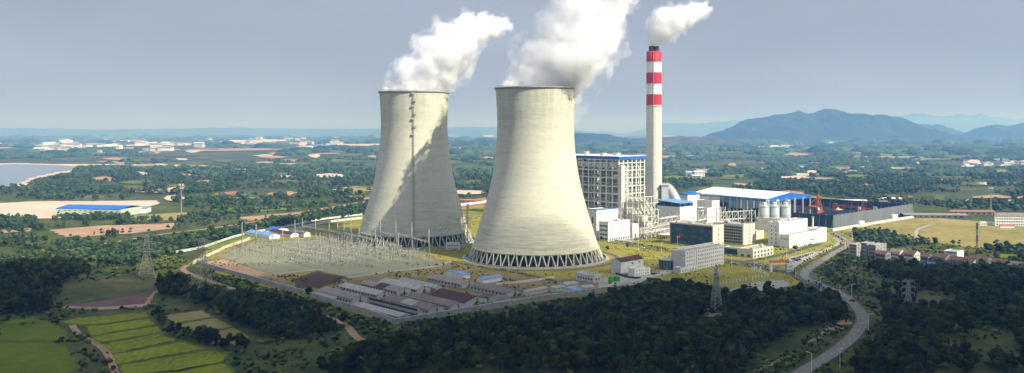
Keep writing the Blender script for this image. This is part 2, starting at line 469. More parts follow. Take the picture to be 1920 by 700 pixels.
# ------------------------------------------------------------------ ground sheets
EXCL = []           # pixel polygons where no wild trees stand
def area(name, poly, mat, z, jit=0, ex=True):
    sheet(name, poly, mat, z, jit)
    if ex: EXCL.append(poly)
PLANT = [(352, 496), (384, 472), (456, 446), (470, 437), (680, 404), (860, 385), (1100, 372), (1300, 362), (1530, 368), (1712, 392), (1714, 404), (1600, 432), (1600, 455), (1555, 480), (1515, 508), (1500, 535), (1400, 547), (1300, 530), (1215, 523), (1160, 536), (1140, 549), (1030, 563), (905, 583), (741, 609)]
area("plant_ground", PLANT, lawn_m, .03)
area("yard", [(378, 497), (456, 455), (700, 440), (838, 491), (930, 505), (1040, 525), (1150, 520), (1140, 546), (1030, 560), (905, 580), (742, 606)], yard_m, .05, 1.2, False)
area("switchyard_gravel", [(408, 480), (510, 514), (594, 505.5), (651, 520), (808, 500.5), (838, 492), (718, 466), (560, 451), (465, 456)], gravel_m, .08, 0, False)
area("bare_plot", [(386, 492), (452, 520), (505, 513), (420, 487)], dirt_m, .08, 1, False)
area("dark_plot", [(545, 526), (597, 508), (648, 521), (600, 541), (560, 540)], bdirt_m, .10, 2.5, False)
ribbon("yard_path", [(456, 521), (512, 515), (594, 506), (600, 507)], 3, pave_m, .11)
ribbon("yard_path", [(652, 521), (730, 510), (810, 500.5), (838, 493), (855, 490)], 4, pave_m, .11)
area("coal_yard", [(1300, 404), (1562, 428), (1711, 403), (1520, 374), (1330, 372)], coal_m, .09, 0, False)
area("service_yard", [(1120, 447), (1180, 455), (1250, 437), (1300, 430), (1330, 420), (1300, 385), (1180, 395), (1090, 420)], pave_m, .07, 0, False)
area("car_park", [(1478, 484), (1512, 475), (1535, 470), (1500, 498), (1478, 500)], pave_m, .08, 0, False)
area("forecourt", [(1365, 545), (1420, 529), (1474, 525), (1480, 536), (1440, 545), (1395, 550)], pave_m, .08, .3, False)
area("service_yard", [(1125, 522), (1240, 512), (1215, 524), (1160, 537), (1120, 545)], pave_m, .08, .3, False)
# roads inside the plant
ribbon("plant_road", [(1130, 451), (1180, 458), (1255, 470), (1262, 471)], 6, asph, .12)
ribbon("plant_road", [(1180, 447), (1250, 438), (1262, 436)], 5, rdirt_m, .12)
ribbon("plant_road", [(1262, 472), (1330, 482), (1390, 492), (1440, 503), (1510, 520)], 9, asph, .13, kerb=conc)
ribbon("plant_road", [(1390, 492), (1440, 484), (1480, 474), (1540, 455)], 7, asph, .125)
ribbon("plant_road", [(1480, 505), (1530, 478), (1575, 455), (1560, 446)], 4.5, pave_m, .135)
ribbon("plant_road", [(1215, 520), (1240, 513), (1262, 507)], 8, pave_m, .12)
ribbon("plant_path", [(925, 500), (975, 511), (1030, 524)], 2.5, asph, .10)
# main public road
ROAD = ribbon("main_road", [(1560, 436), (1588, 450), (1594, 458), (1572, 470), (1545, 487), (1512, 508), (1512, 522), (1540, 535), (1575, 550), (1603, 573), (1618, 598), (1602, 628), (1560, 663), (1500, 700), (1440, 735)], 6.8, road_m, .16, kerb=asph)
mk = MB()
for i in range(0, len(ROAD) - 1, 2):
    a, b = ROAD[i], ROAD[i + 1]; d = math.dist(a, b); n = max(1, int(d / 8))
    for j in range(n):
        t0 = j / n; t1 = t0 + .4 / n
        p = (a[0] + (b[0] - a[0]) * t0, a[1] + (b[1] - a[1]) * t0); q = (a[0] + (b[0] - a[0]) * t1, a[1] + (b[1] - a[1]) * t1)
        l, r = offset_line([p, q], .1), offset_line([p, q], -.1)
        mk.face([(*r[0], .166), (*r[1], .166), (*l[1], .166), (*l[0], .166)])
tag(mk.build("road_markings", whp), kind='structure')
area("junction", [(1478, 512), (1500, 505), (1530, 508), (1535, 525), (1512, 534), (1492, 524)], asph, .15, 0, True)
# fields etc. outside the plant
paddies = [[(108, 604), (150, 597), (272, 586), (278, 595), (190, 608), (160, 609)], [(162, 612), (188, 611), (280, 598), (290, 609), (215, 622), (172, 630)],
           [(174, 633), (214, 625), (294, 613), (302, 622), (205, 640), (184, 642)], [(188, 646), (300, 627), (330, 638), (210, 663), (198, 657)],
           [(210, 667), (338, 642), (385, 654), (222, 682)], [(224, 686), (390, 658), (426, 666), (418, 678), (330, 694), (234, 703)],
           [(238, 707), (335, 697), (420, 682), (438, 698), (420, 725), (250, 735)]]
for p in paddies: area("rice_paddy", p, paddy_m, .10, 1.0)
for p in paddies:
    cx = sum(q[0] for q in p) / len(p); cyy = sum(q[1] for q in p) / len(p)
    area("paddy_bund", [(cx + (q[0] - cx) * 1.06, cyy + (q[1] - cyy) * 1.3) for q in p], ofield_m, .06, .8)
for p in ([(0, 612), (95, 606), (128, 622), (122, 640), (0, 638)], [(-40, 642), (118, 644), (150, 690), (60, 720), (-40, 700)], [(20, 600), (60, 598), (105, 605), (0, 610)]):
    area("green_field", p, gfield_m, .07, 1)
for p in ([(305, 592), (378, 582), (400, 594), (330, 606)], [(334, 609), (402, 597), (438, 612), (375, 624)], [(380, 627), (440, 614), (466, 632), (440, 648)]):
    area("olive_field", p, grassy_m, .07, 1)
area("muddy_pond", [(128, 574), (150, 552), (200, 538), (284, 533), (291, 545), (268, 570), (180, 577)], pond_m, .09, 1.2)
area("pond_bank", [(118, 578), (145, 549), (200, 534), (290, 529), (298, 546), (275, 575), (180, 582)], dirt_m, .05, 1.5)
area("lake", [(-160, 316), (30, 308), (90, 309.5), (140, 312), (128, 320), (70, 330), (40, 343), (26, 351), (-160, 364)], water_m, .5, 8)
area("lake_shore", [(-200, 313), (30, 306), (90, 308), (300, 309), (310, 312), (145, 315), (132, 323), (72, 333), (44, 347), (20, 355), (-200, 368)], pdirt_m, .3, 8)
area("building_plot", [(-60, 384), (60, 378), (292, 376), (300, 381), (262, 392), (240, 402), (100, 410), (-60, 412)], pdirt_m, .10, 3)
area("earth_field", [(95, 432), (180, 424), (335, 418), (342, 427), (250, 437), (130, 446)], dirt_m, .08, 3)
area("earth_field", [(0, 432), (60, 428), (60, 434), (0, 438)], dirt_m, .08, 2)
area("earth_field", [(445, 408), (560, 398), (685, 377), (690, 383), (560, 406), (470, 414)], dirt_m, .08, 2)
area("earth_field", [(240, 404), (350, 398), (352, 412), (250, 414)], grassy_m, .08, 2)
area("green_field", [(400, 392), (520, 388), (560, 392), (430, 401)], gfield_m, .08, 3)
area("red_earth", [(400, 363), (440, 359), (455, 366), (430, 374), (405, 372)], rdirt_m, .3, 4)
area("red_earth", [(863, 378), (912, 370), (912, 383), (866, 390)], rdirt_m, .09, 1)
area("grass_strip", [(385, 466), (456, 442), (560, 424), (678, 404), (680, 409), (560, 430), (470, 441), (390, 471)], gfield_m, .11, 0)
area("hill_field", [(1600, 432), (1715, 406), (1800, 412), (1925, 422), (1990, 452), (1925, 464), (1840, 466), (1720, 452), (1640, 440)], grassy_m, .08, 3)
area("green_field", [(1855, 474), (1925, 480), (1925, 488), (1870, 482)], gfield_m, .10, 1)
area("green_field", [(1350, 329), (1400, 327), (1415, 333), (1360, 338)], gfield_m, .5, 6)
area("earth_field", [(1370, 339), (1425, 336), (1430, 347), (1385, 349)], dirt_m, .4, 5)
area("green_bank", [(300, 520), (420, 480), (352, 497), (300, 470), (250, 500)], ofield_m, .055, 3, False)
ribbon("dirt_track", [(352, 497), (345, 508), (400, 530), (480, 555), (560, 580), (640, 605), (672, 635), (720, 650)], 4.5, dirt_m, .13)
ribbon("dirt_track", [(-20, 487), (60, 480), (150, 465), (240, 450), (300, 440), (420, 425), (560, 402), (690, 377)], 5, dirt_m, .13)
ribbon("dirt_track", [(135, 610), (150, 628), (185, 648), (205, 670), (218, 710)], 3.5, dirt_m, .14)
ribbon("dirt_track", [(1730, 452), (1718, 440), (1722, 430), (1745, 422)], 3.5, pave_m, .12)
ribbon("dirt_track", [(700, 645), (760, 640), (880, 610), (1000, 588), (1100, 565)], 2.5, dirt_m, .13)
for p in ([(1340, 562), (1390, 562), (1394, 576), (1350, 577)], [(1500, 625), (1590, 600), (1600, 606), (1520, 640), (1440, 690), (1400, 702)]):
    sheet("bare_ground", [G(*q) for q in p], dirt_m, .12, 2, world=True)
EXCL.append([(1500, 620), (1600, 598), (1612, 625), (1530, 672), (1480, 705), (1400, 710)])
# scattered far fields
FIELDS = []
fr = random.Random(11)
mbs = {}
def far_field(cx, cyy, w, h, mk_):
    n = 8; pts = []
    for k in range(n):
        a = 2 * math.pi * k / n + fr.uniform(-.2, .2)
        pts.append((cx + math.cos(a) * w * fr.uniform(.7, 1.15), cyy + math.sin(a) * h * fr.uniform(.7, 1.15)))
    FIELDS.append(pts)
    m = mbs.setdefault(mk_, MB())
    g = [G(*p) for p in pts]
    m.face([(x, y, zt(x, y) + .6 + y * .0006) for x, y in g][::-1])
for i in range(460):
    cyy = 256 + 120 * fr.random() ** 1.9
    cx = fr.uniform(-60, 1980)
    if in_poly([cx], [cyy], PLANT)[0] or (cx < 190 and 298 < cyy < 376) or (cx > 1330 and cyy < 268): continue
    s = (cyy - 245) / 60
    w = fr.uniform(10, 38) * (.6 + s * .35); h = fr.uniform(.9, 2.4) * (.6 + s)
    far_field(cx, cyy, w, h, fr.choice(['pale', 'dirt', 'dirt', 'green', 'olive', 'olive', 'olive']))
for (x0, x1, y, n, kk) in ((100, 540, 271, 24, 'pale'), (0, 300, 276, 14, 'pale'), (200, 700, 283, 14, 'dirt'), (380, 560, 267, 10, 'pale'), (520, 700, 272, 8, 'pale'), (1100, 1340, 291, 8, 'dirt'), (1380, 1500, 276, 6, 'pale'), (1480, 1700, 294, 9, 'dirt'), (180, 360, 311, 8, 'pale'), (1380, 1480, 283, 5, 'olive')):
    for i in range(n):
        far_field(fr.uniform(x0, x1), y + fr.uniform(-1.6, 1.6), fr.uniform(18, 60), fr.uniform(.8, 1.7), kk)
for k, m in mbs.items():
    o = m.build("far_fields", {'pale': pdirt_m, 'dirt': dirt_m, 'green': gfield_m, 'olive': ofield_m}[k]); tag(o, kind='structure')

# ------------------------------------------------------------------ cooling towers
PROF = [(58.0, 0), (55.1, 9.8), (53.9, 13), (51.6, 20), (48.9, 29), (46.0, 38), (43.6, 46.5), (41.6, 54), (39.3, 63), (37.3, 73), (35.7, 83), (34.5, 93), (33.7, 104), (33.35, 114), (33.5, 124), (34.1, 136), (34.9, 147.5)]
def conc_tower_mat():
    m, t, b = newmat("tower_concrete")
    n1 = noise_node(t, .045, stretch=(.35, .35, 6), detail=6, world=False)      # lift rings
    n2 = noise_node(t, .04, detail=6, rough=.65, world=False)
    n3 = noise_node(t, .25, stretch=(.5, .5, 2.5), detail=6, rough=.7, world=False, offset=(4, 4, 4))
    c = ramp(t, n1, [(.30, (0.428, 0.428, 0.330)), (.46, (0.558, 0.552, 0.429)), (.54, (0.564, 0.559, 0.436)), (.7, (0.639, 0.628, 0.508))])
    c = mixc(t, .40, c, ramp(t, n2, [(.35, (0.490, 0.490, 0.383)), (.65, (0.626, 0.614, 0.488))]))
    c = mixc(t, .28, c, ramp(t, n3, [(.38, (0.326, 0.324, 0.251)), (.5, (0.571, 0.566, 0.442)), (.6, (0.585, 0.580, 0.455))]))
    g = t.nodes.new("ShaderNodeTexCoord"); sx = t.nodes.new("ShaderNodeSeparateXYZ"); t.links.new(g.outputs["Object"], sx.inputs[0])
    # weathering that is stronger on the lower third
    mr = t.nodes.new("ShaderNodeMapRange"); mr.inputs[1].default_value = 70; mr.inputs[2].default_value = 10; mr.inputs[3].default_value = 0; mr.inputs[4].default_value = .75
    t.links.new(sx.outputs[2], mr.inputs[0])
    st = noise_node(t, .35, stretch=(.12, .12, 3.2), detail=6, rough=.75, world=False, offset=(9, 2, 1))
    dirt = ramp(t, st, [(.40, (.60, .58, .52)), (.56, (1, 1, 1))])
    c = mixc(t, mr.outputs[0], c, mixc(t, 1.0, c, dirt, 'MULTIPLY'))
    vs = noise_node(t, .30, stretch=(1, 1, .035), detail=5, rough=.7, world=False, offset=(2, 8, 5))
    vm = t.nodes.new("ShaderNodeMapRange"); vm.inputs[1].default_value = 95; vm.inputs[2].default_value = 150; vm.inputs[3].default_value = .12; vm.inputs[4].default_value = .55
    t.links.new(sx.outputs[2], vm.inputs[0])
    c = mixc(t, vm.outputs[0], c, mixc(t, 1.0, c, ramp(t, vs, [(.42, (.72, .71, .66)), (.58, (1, 1, 1))]), 'MULTIPLY'))
    # ring joints every 1.5 m
    w = t.nodes.new("ShaderNodeMath"); w.operation = 'MULTIPLY'; w.inputs[1].default_value = 1 / 1.5; t.links.new(sx.outputs[2], w.inputs[0])
    fr_ = t.nodes.new("ShaderNodeMath"); fr_.operation = 'FRACT'; t.links.new(w.outputs[0], fr_.inputs[0])
    lt = t.nodes.new("ShaderNodeMath"); lt.operation = 'LESS_THAN'; lt.inputs[1].default_value = .16; t.links.new(fr_.outputs[0], lt.inputs[0])
    sc_ = t.nodes.new("ShaderNodeMath"); sc_.operation = 'MULTIPLY'; sc_.inputs[1].default_value = .10; t.links.new(lt.outputs[0], sc_.inputs[0])
    c = mixc(t, sc_.outputs[0], c, (0.272, 0.276, 0.224))
    t.links.new(c, b.inputs["Base Color"]); b.inputs["Roughness"].default_value = .9; b.inputs["Specular IOR Level"].default_value = .15
    return m
tow_m = conc_tower_mat()
def cooling_tower(x, y, hs, label, ladder=False):
    t = empty("cooling_tower", (x, y, 0), 0, label, "cooling tower", "concrete cooling towers")
    P = [(r, z * hs) for r, z in PROF[1:]]
    fine = []
    for (a, b) in zip(P[:-1], P[1:]):
        for k in range(5): fine.append((a[0] + (b[0] - a[0]) * k / 5, a[1] + (b[1] - a[1]) * k / 5))
    fine.append(P[-1])
    # smooth radius
    rr = [f[0] for f in fine]
    for _ in range(6): rr = [rr[0]] + [(rr[i - 1] + 2 * rr[i] + rr[i + 1]) / 4 for i in range(1, len(rr) - 1)] + [rr[-1]]
    fine = [(r, f[1]) for r, f in zip(rr, fine)]
    zt_ = fine[-1][1]
    m = MB(); m.lathe(fine + [(fine[-1][0] - .6, zt_)] + [(r - .6, z) for r, z in fine[::-1]] + [fine[0]], 128)
    m.build("shell", tow_m, t)
    r0 = fine[-1][0]
    m = MB(); m.lathe([(r0 + .02, zt_ - 1.6), (r0 + 1.1, zt_ - .9), (r0 + 1.1, zt_ + .1), (r0 - .7, zt_ + .1), (r0 - .7, zt_ - .2)], 128, sm=False)
    for k in range(96):
        a = 2 * math.pi * k / 96; b2 = a + 2 * math.pi / 96
        p = ((r0 + 1) * math.cos(a), (r0 + 1) * math.sin(a)); q = ((r0 + 1) * math.cos(b2), (r0 + 1) * math.sin(b2))
        m.bar((*p, zt_), (*p, zt_ + 1.2), .12); m.bar((*p, zt_ + 1.2), (*q, zt_ + 1.2), .1)
    m.build("rim_walkway", conc, t)
    zb = fine[0][1]; rb = fine[0][0]
    m = MB(); m.lathe([(rb - .8, zb - .6), (rb + .45, zb - .6), (rb + .35, zb + .9), (rb, zb + .95)], 128); m.build("ring_beam", tow_m, t)
    N = 48; lm = MB(); lm.bar((0, 0, 0), (1, 0, 0), .1)
    for k in range(N):
        a = 2 * math.pi * k / N
        for s in (-1, 1):
            ab = a + s * .008; at_ = a + s * math.pi / N * .80
            b = MB(); b.cyl((58.6 * math.cos(ab), 58.6 * math.sin(ab), 0), ((rb - .1) * math.cos(at_), (rb - .1) * math.sin(at_), zb - .4), .58, n=8)
            b.build("leg", tow_m, t)
    m = MB(); m.lathe([(61.5, 0), (61.5, 1.3), (61.1, 1.3), (61.1, 0)], 96, sm=False); m.build("basin_wall", conc, t)
    m = MB(); m.lathe([(50, .1), (50, zb + 2.0), (0.01, zb + 2.0)], 48, sm=False)
    for k in range(72):
        a = 2 * math.pi * k / 72; m.bar((50.3 * math.cos(a), 50.3 * math.sin(a), .1), (50.3 * math.cos(a), 50.3 * math.sin(a), zb + 1.5), .5, mi=1)
    m.build("fill_pack", [dark, galv], t)
    m = MB(); m.lathe([(61.0, .25), (.01, .25)], 64, sm=False); m.build("basin_water", pond_m if False else glass, t)
    if ladder:
        an = math.atan2(-math.sqrt(1 - .10 ** 2), .10)
        f0 = [(r, z) for r, z in fine]
        m = MB(); zz = np.linspace(2, zt_, 60); rad = [np.interp(z, [f[1] for f in f0], [f[0] for f in f0]) if z > zb else 58.6 - (58.6 - rb) * z / zb for z in zz]
        tx, ty = -math.sin(an), math.cos(an)
        def P3(i, s, o=.7): return ((rad[i] + o) * math.cos(an) + tx * s, (rad[i] + o) * math.sin(an) + ty * s, zz[i])
        for i in range(len(zz) - 1):
            for s in (-.5, .5): m.bar(P3(i, s), P3(i + 1, s), .22)
            m.bar(P3(i, -.5), P3(i, .5), .18)
            for s in (-.5, .5): m.bar(P3(i, s, 1.5), P3(i + 1, s, 1.5), .16)
            m.bar(P3(i, -.5, 1.5), P3(i, .5, 1.5), .14); m.bar(P3(i, -.5), P3(i, -.5, 1.5), .12); m.bar(P3(i, .5), P3(i, .5, 1.5), .12)
        m.build("ladder", galv, t)
        for j in range(7):
            z = zt_ - 3 - j * 6.4; i = int(np.argmin(abs(zz - z))); s = 0.9 if j % 2 else -.9
            b = MB(); c = P3(i, s, 1.1)
            ex, ey = math.cos(an), math.sin(an)
            for dz in (0, 1.1):
                b.bar((c[0] - tx * 1.3, c[1] - ty * 1.3, c[2] + dz), (c[0] + tx * 1.3, c[1] + ty * 1.3, c[2] + dz), 1.5 if dz == 0 else .15)
            for e in (-1.3, 1.3): b.bar((c[0] + tx * e + ex * .6, c[1] + ty * e + ey * .6, c[2]), (c[0] + tx * e + ex * .6, c[1] + ty * e + ey * .6, c[2] + 1.1), .15)
            b.build("platform", galv, t)
        b = MB(); cx_, cy_ = 60.5 * math.cos(an), 60.5 * math.sin(an)
        for k in range(6):
            for (ex_, ey_) in ((-1.5, -1.5), (1.5, -1.5), (1.5, 1.5), (-1.5, 1.5)): b.bar((cx_ + ex_, cy_ + ey_, k * 3), (cx_ + ex_, cy_ + ey_, k * 3 + 3), .25)
            b.box(cx_ - 1.6, cx_ + 1.6, cy_ - 1.6, cy_ + 1.6, k * 3 + 2.8, k * 3 + 2.95)
            b.bar((cx_ - 1.5, cy_ - 1.5, k * 3), (cx_ + 1.5, cy_ - 1.5, k * 3 + 2.8), .3)
        b.build("stair_tower", galv, t)
    return t
TN = (20.5, 744.0); TF = (-98.5, 860.0)
cooling_tower(*TN, 1.0, "nearer cooling tower fully lit by the sun, standing beside the white boiler house")
cooling_tower(*TF, 1.012, "farther cooling tower half in shadow with a ladder up its front, behind the switchyard", True)
# ring path and grass round the near tower
def ring(name, c, r0, r1, z, mat, a0=0, a1=360):
    m = MB(); n = 96
    pts = [(c[0] + r * math.cos(R(a0 + (a1 - a0) * k / n)), c[1] + r * math.sin(R(a0 + (a1 - a0) * k / n)), z) for r in (r0, r1) for k in range(n + 1)]
    m.grid(pts, [(k, k + n + 1, k + n + 2, k + 1) for k in range(n)]); return tag(m.build(name, mat), kind='structure')
ring("tower_apron", TN, 61.4, 64, .14, conc); ring("tower_apron", TF, 61.4, 64, .14, conc)
ring("ring_road", TN, 69, 73, .145, asph, -115, 75)
ring("ring_road", TN, 74.2, 75.0, .15, conc, -60, 75)

# ------------------------------------------------------------------ chimney
CX, CY = 168.5, 1013.0
t = empty("chimney", (CX, CY, 0), 0, "tall slim concrete chimney with red and white bands behind the boiler house", "chimney")
chim_m = pm("chimney_concrete", (.64, .63, .53), (.55, .54, .45), .25, .9, stretch=(.3, .3, 2), world=False)
zs = [0, 60, 140, 140.6, 153.4, 166.2, 179.2, 192.2, 204.2]
def rz_(z): return 10.0 - 1.15 * min(1, z / 180) if z < 60 else 9.3 - .5 * (z - 60) / 144
prof = [(rz_(z) + (.05 if i > 2 else 0), z) for i, z in enumerate(zs)]
cols = [0, 0, 0, 1, 2, 1, 2, 1]
m = MB(); m.lathe([prof[0], prof[1], prof[2], (rz_(140.6), 140.6)], 48); m.build("shaft", chim_m, t)
for i in range(3, 8):
    m = MB(); m.lathe([(rz_(zs[i]) + .04, zs[i]), (rz_(zs[i + 1]) + .04, zs[i + 1])] + ([(5.0, zs[i + 1] + .2)] if i == 7 else []), 48); m.build("painted_band", redp if cols[i] == 1 else whp, t)
for dx, dy in ((-3.2, -1.2), (3.1, 1.0)):
    m = MB(); m.lathe([(3.1, 203), (3.1, 210.6), (2.7, 210.6), (2.7, 204)], 24, cx=dx, cy=dy); m.build("flue", pm("flue_red", (.16, .05, .06), (.07, .035, .045), .6), t)
m = MB()
for z in (139, 166, 192): m.lathe([(rz_(z) + .05, z), (rz_(z) + .7, z), (rz_(z) + .7, z + .25), (rz_(z) + .05, z + .25)], 48, sm=False)
m.bar((-2, -rz_(0) - .2, 0), (-2, -rz_(200) - .2, 204), .4)
m.build("ladder_and_gallery", galv, t)

# ------------------------------------------------------------------ grid aligned buildings
GA = R(44)
def solve(px, py, xl, xr, ytop, ang=None, pr=None):
    a = GA if ang is None else ang
    X, Y = G(px, py); c, s = math.cos(a), math.sin(a)
    k = (xr - 960) / FP; L = (k * Y - X) / (c - k * s)
    k = (xl - 960) / FP; Wd = (X - k * Y) / (s + k * c)
    H = HC - (ytop - HY) * Y / FP
    return X, Y, L, Wd, H, a
_wm = {}
def window_mesh(w, h, fm, key):
    k = (round(w, 2), round(h, 2), key)
    if k not in _wm:
        m = MB(); m.box(-w / 2, w / 2, -.04, .05, 0, h, 0)
        f = .09
        m.box(-w / 2 - f, w / 2 + f, -.12, .05, h, h + f, 1); m.box(-w / 2 - f, w / 2 + f, -.16, .05, -f, 0, 1)
        m.box(-w / 2 - f, -w / 2, -.12, .05, 0, h, 1); m.box(w / 2, w / 2 + f, -.12, .05, 0, h, 1); m.box(-.04, .04, -.1, .05, 0, h, 1)
        _wm[k] = m.mesh("window", [glass, fm])
    return _wm[k]
def windows(root, face, L, z0, rows, cols, fh, w, h, fm=None, y=0, margin=1.2, skip=None, name="window"):
    "face 'r': on the plane y=const facing -y; 'l': on the plane x=const facing -x"
    me = window_mesh(w, h, fm or white, (fm or white).name)
    for r in range(rows):
        for c in range(cols):
            if skip and skip(r, c): continue
            p = margin + (L - 2 * margin) * (c + .5) / cols
            o = bpy.data.objects.new(name, me); COL.objects.link(o); o.parent = root
            if face == 'r': o.location = (p, y, z0 + r * fh)
            else: o.location = (y, p, z0 + r * fh); o.rotation_euler = (0, 0, R(-90))
def bld(spec, label, cat, name, wallm, roofm=None, gable=0, parapet=.8, wins=(), group=None, ang=None, over=.5, roofdetail=True, minh=2.6):
    X, Y, L, Wd, H, a = solve(*spec, ang=ang)
    H = max(minh, H); L = max(2.5, L); Wd = max(2.5, Wd)
    t = empty(name, (X, Y, 0), a, label, cat, group)
    m = MB()
    if gable == 0:
        m.box(0, L, 0, Wd, 0, H); m.build("wall", wallm, t)
        r = MB(); pth = .35
        r.box(0, L, 0, Wd, H + .003, H + .12, 0)
        for (x0, x1, y0, y1) in ((-.05, L + .05, -.05, pth), (-.05, L + .05, Wd - pth, Wd + .05), (-.05, pth, pth, Wd - pth), (L - pth, L + .05, pth, Wd - pth)):
            r.box(x0, x1, y0, y1, H + .005, H + parapet, 1)
        r.build("roof", [roofm or greyr, wallm], t)
    else:
        # ridge runs along local y (gable facing right) if gable>0, else along x
        g = abs(gable)
        if gable > 0:
            m.grid([(0, 0, 0), (L, 0, 0), (L, 0, H), (L / 2, 0, H + g), (0, 0, H), (0, Wd, 0), (L, Wd, 0), (L, Wd, H), (L / 2, Wd, H + g), (0, Wd, H)],
                   [(0, 1, 2, 3, 4), (9, 8, 7, 6, 5), (0, 4, 9, 5), (1, 6, 7, 2)])
            m.build("wall", wallm, t); r = MB(); e = over; th = .22
            for s in (0, 1):
                x0, x1 = (-e, L / 2) if s == 0 else (L + e, L / 2); ze = H - g * e / (L / 2)
                q = [(x0, -e * .4, ze), (x1, -e * .4, H + g), (x1, Wd + e * .4, H + g), (x0, Wd + e * .4, ze)]
                r.grid([(p[0], p[1], p[2] + .02) for p in q] + [(p[0], p[1], p[2] + th) for p in q], [(4, 5, 6, 7), (0, 3, 2, 1), (0, 1, 5, 4), (1, 2, 6, 5), (2, 3, 7, 6), (3, 0, 4, 7)])
            r.build("roof", roofm, t)
        else:
            m.grid([(0, 0, 0), (0, Wd, 0), (0, Wd, H), (0, Wd / 2, H + g), (0, 0, H), (L, 0, 0), (L, Wd, 0), (L, Wd, H), (L, Wd / 2, H + g), (L, 0, H)],
                   [(4, 3, 2, 1, 0), (5, 6, 7, 8, 9), (5, 9, 4, 0), (1, 2, 7, 6)])
            m.build("wall", wallm, t); r = MB(); e = over; th = .22
            for s in (0, 1):
                y0, y1 = (-e, Wd / 2) if s == 0 else (Wd + e, Wd / 2); ze = H - g * e / (Wd / 2)
                q = [(-e * .4, y0, ze), (L + e * .4, y0, ze), (L + e * .4, y1, H + g), (-e * .4, y1, H + g)]
                r.grid([(p[0], p[1], p[2] + .02) for p in q] + [(p[0], p[1], p[2] + th) for p in q], [(4, 5, 6, 7), (0, 3, 2, 1), (0, 1, 5, 4), (1, 2, 6, 5), (2, 3, 7, 6), (3, 0, 4, 7)])
            r.build("roof", roofm, t)
    t['dims'] = (L, Wd, H)
    for wn in wins: wn(t, L, Wd, H)
    return t, L, Wd, H
def wr(rows, cols, fh, w, h, z0=1.2, **k): return lambda t, L, Wd, H: windows(t, 'r', L, z0, rows, cols, fh, w, h, **k)
def wl(rows, cols, fh, w, h, z0=1.2, **k): return lambda t, L, Wd, H: windows(t, 'l', Wd, z0, rows, cols, fh, w, h, **k)
def door(face='r', w=2.2, h=2.4, pos=.5, mat=None):
    def f(t, L, Wd, H):
        m = MB(); p = (L if face == 'r' else Wd) * pos
        if face == 'r': m.box(p - w / 2, p + w / 2, -.07, .02, .02, h)
        else: m.box(-.07, .02, p - w / 2, p + w / 2, .02, h)
        m.build("door", mat or galv, t)
    return f
def roof_boxes(n, seed, mats, zoff=.13):
    def f(t, L, Wd, H):
        q = random.Random(seed)
        for i in range(n):
            sx, sy, sz = q.uniform(1.2, 3), q.uniform(1.2, 3), q.uniform(.8, 2)
            x, y = q.uniform(1, max(1.1, L - 4)), q.uniform(1, max(1.1, Wd - 4)); m = MB(); m.box(x, x + sx, y, y + sy, H + zoff, H + zoff + sz)
            m.box(x + sx * .2, x + sx * .8, y + sy * .2, y + sy * .8, H + zoff + sz + .002, H + zoff + sz + .25)
            m.build("rooftop_unit", q.choice(mats), t)
    return f

# white block and office in front of the boiler house
bld((1118.6, 447, 1092, 1176, 396), "white windowless hall with blue roof edge beside the near cooling tower", "hall", "turbine_hall", white, greyr, parapet=.6,
    wins=[wl(1, 2, 3, 2.2, 7, z0=15)])
def edge(mat, h=1.0, base=.62):
    def f(t, L, Wd, H):
        m = MB()
        m.box(-.3, L + .3, -.3, .25, H + base, H + base + h); m.box(-.3, .25, .25, Wd + .3, H + base, H + base + h)
        m.box(L - .25, L + .3, .25, Wd + .3, H + base, H + base + h)
        m.build("roof_edge", mat, t)
    return f
edge(blue, .9)(bpy.data.objects["turbine_hall"], *bpy.data.objects["turbine_hall"]['dims'])
bld((1140.5, 453.5, 1123, 1181, 418), "white four storey office with rows of windows at the foot of the boiler house", "office", "office_building", white, greyr,
    wins=[wr(1, 9, 3, 2.0, 2.6, z0=.5, fm=cream), wr(3, 9, 4.2, 1.3, 1.1, z0=5.4, fm=white), wl(4, 3, 4.2, 2.6, 1.8, z0=1.6), roof_boxes(3, 3, [white, galv])])
bld((1186, 447, 1181, 1197, 422), "small white annex with a dark door right of the four storey office", "annex", "annex_building", white, greyr, wins=[door('r', 2.4, 4.5, .45, dark), wr(1, 2, 3, 1.2, 1.2, z0=9)])

# ------------------------------------------------------------------ boiler house
X, Y, L, Wd, H, a = solve(1160, 441, 1040, 1208, 299)
L = max(L, 34); Wd = 92; H = 80
t = empty("boiler_house", (X, Y, 0), a, "tall open steel boiler house under a blue roof behind the near cooling tower", "boiler house")
nx, ny = 6, 11; dxs = L / nx; dys = Wd / ny; levels = [0, 8.5, 17, 26, 34, 43, 51, 60, 68, 76, 80]
fm_ = MB()
for i in range(nx + 1):
    for j in range(ny + 1):
        if i in (0, nx) or j in (0, ny) or (i % 2 == 0 and j % 3 == 0): fm_.bar((i * dxs, j * dys, 0), (i * dxs, j * dys, H), 1.15)
fm_.build("columns", steel, t)
bm_ = MB()
for z in levels[1:]:
    for i in range(nx + 1):
        if i in (0, nx) or i % 2 == 0: bm_.bar((i * dxs, 0, z), (i * dxs, Wd, z), 1.0)
    for j in range(ny + 1):
        if j in (0, ny) or j % 3 == 0: bm_.bar((0, j * dys, z), (L, j * dys, z), .8)
for z in [zz + 3.5 for zz in levels[:-2]]:
    bm_.bar((-.4, 0, z), (-.4, Wd, z), .3); bm_.bar((0, -.4, z), (L, -.4, z), .3)
bm_.build("beams", steel, t)
br = MB(); q = random.Random(5)
for k in range(len(levels) - 2):
    for i in range(nx):
        if q.random() < .42:
            s = q.random() < .5; x0, x1 = i * dxs, (i + 1) * dxs
            br.bar((x0 if s else x1, 0, levels[k]), (x1 if s else x0, 0, levels[k + 1]), .4)
    for j in range(ny):
        if q.random() < .3 or k == len(levels) - 3:
            s = q.random() < .5; y0, y1 = j * dys, (j + 1) * dys
            br.bar((0, y0 if s else y1, levels[k]), (0, y1 if s else y0, levels[k + 1]), .38)
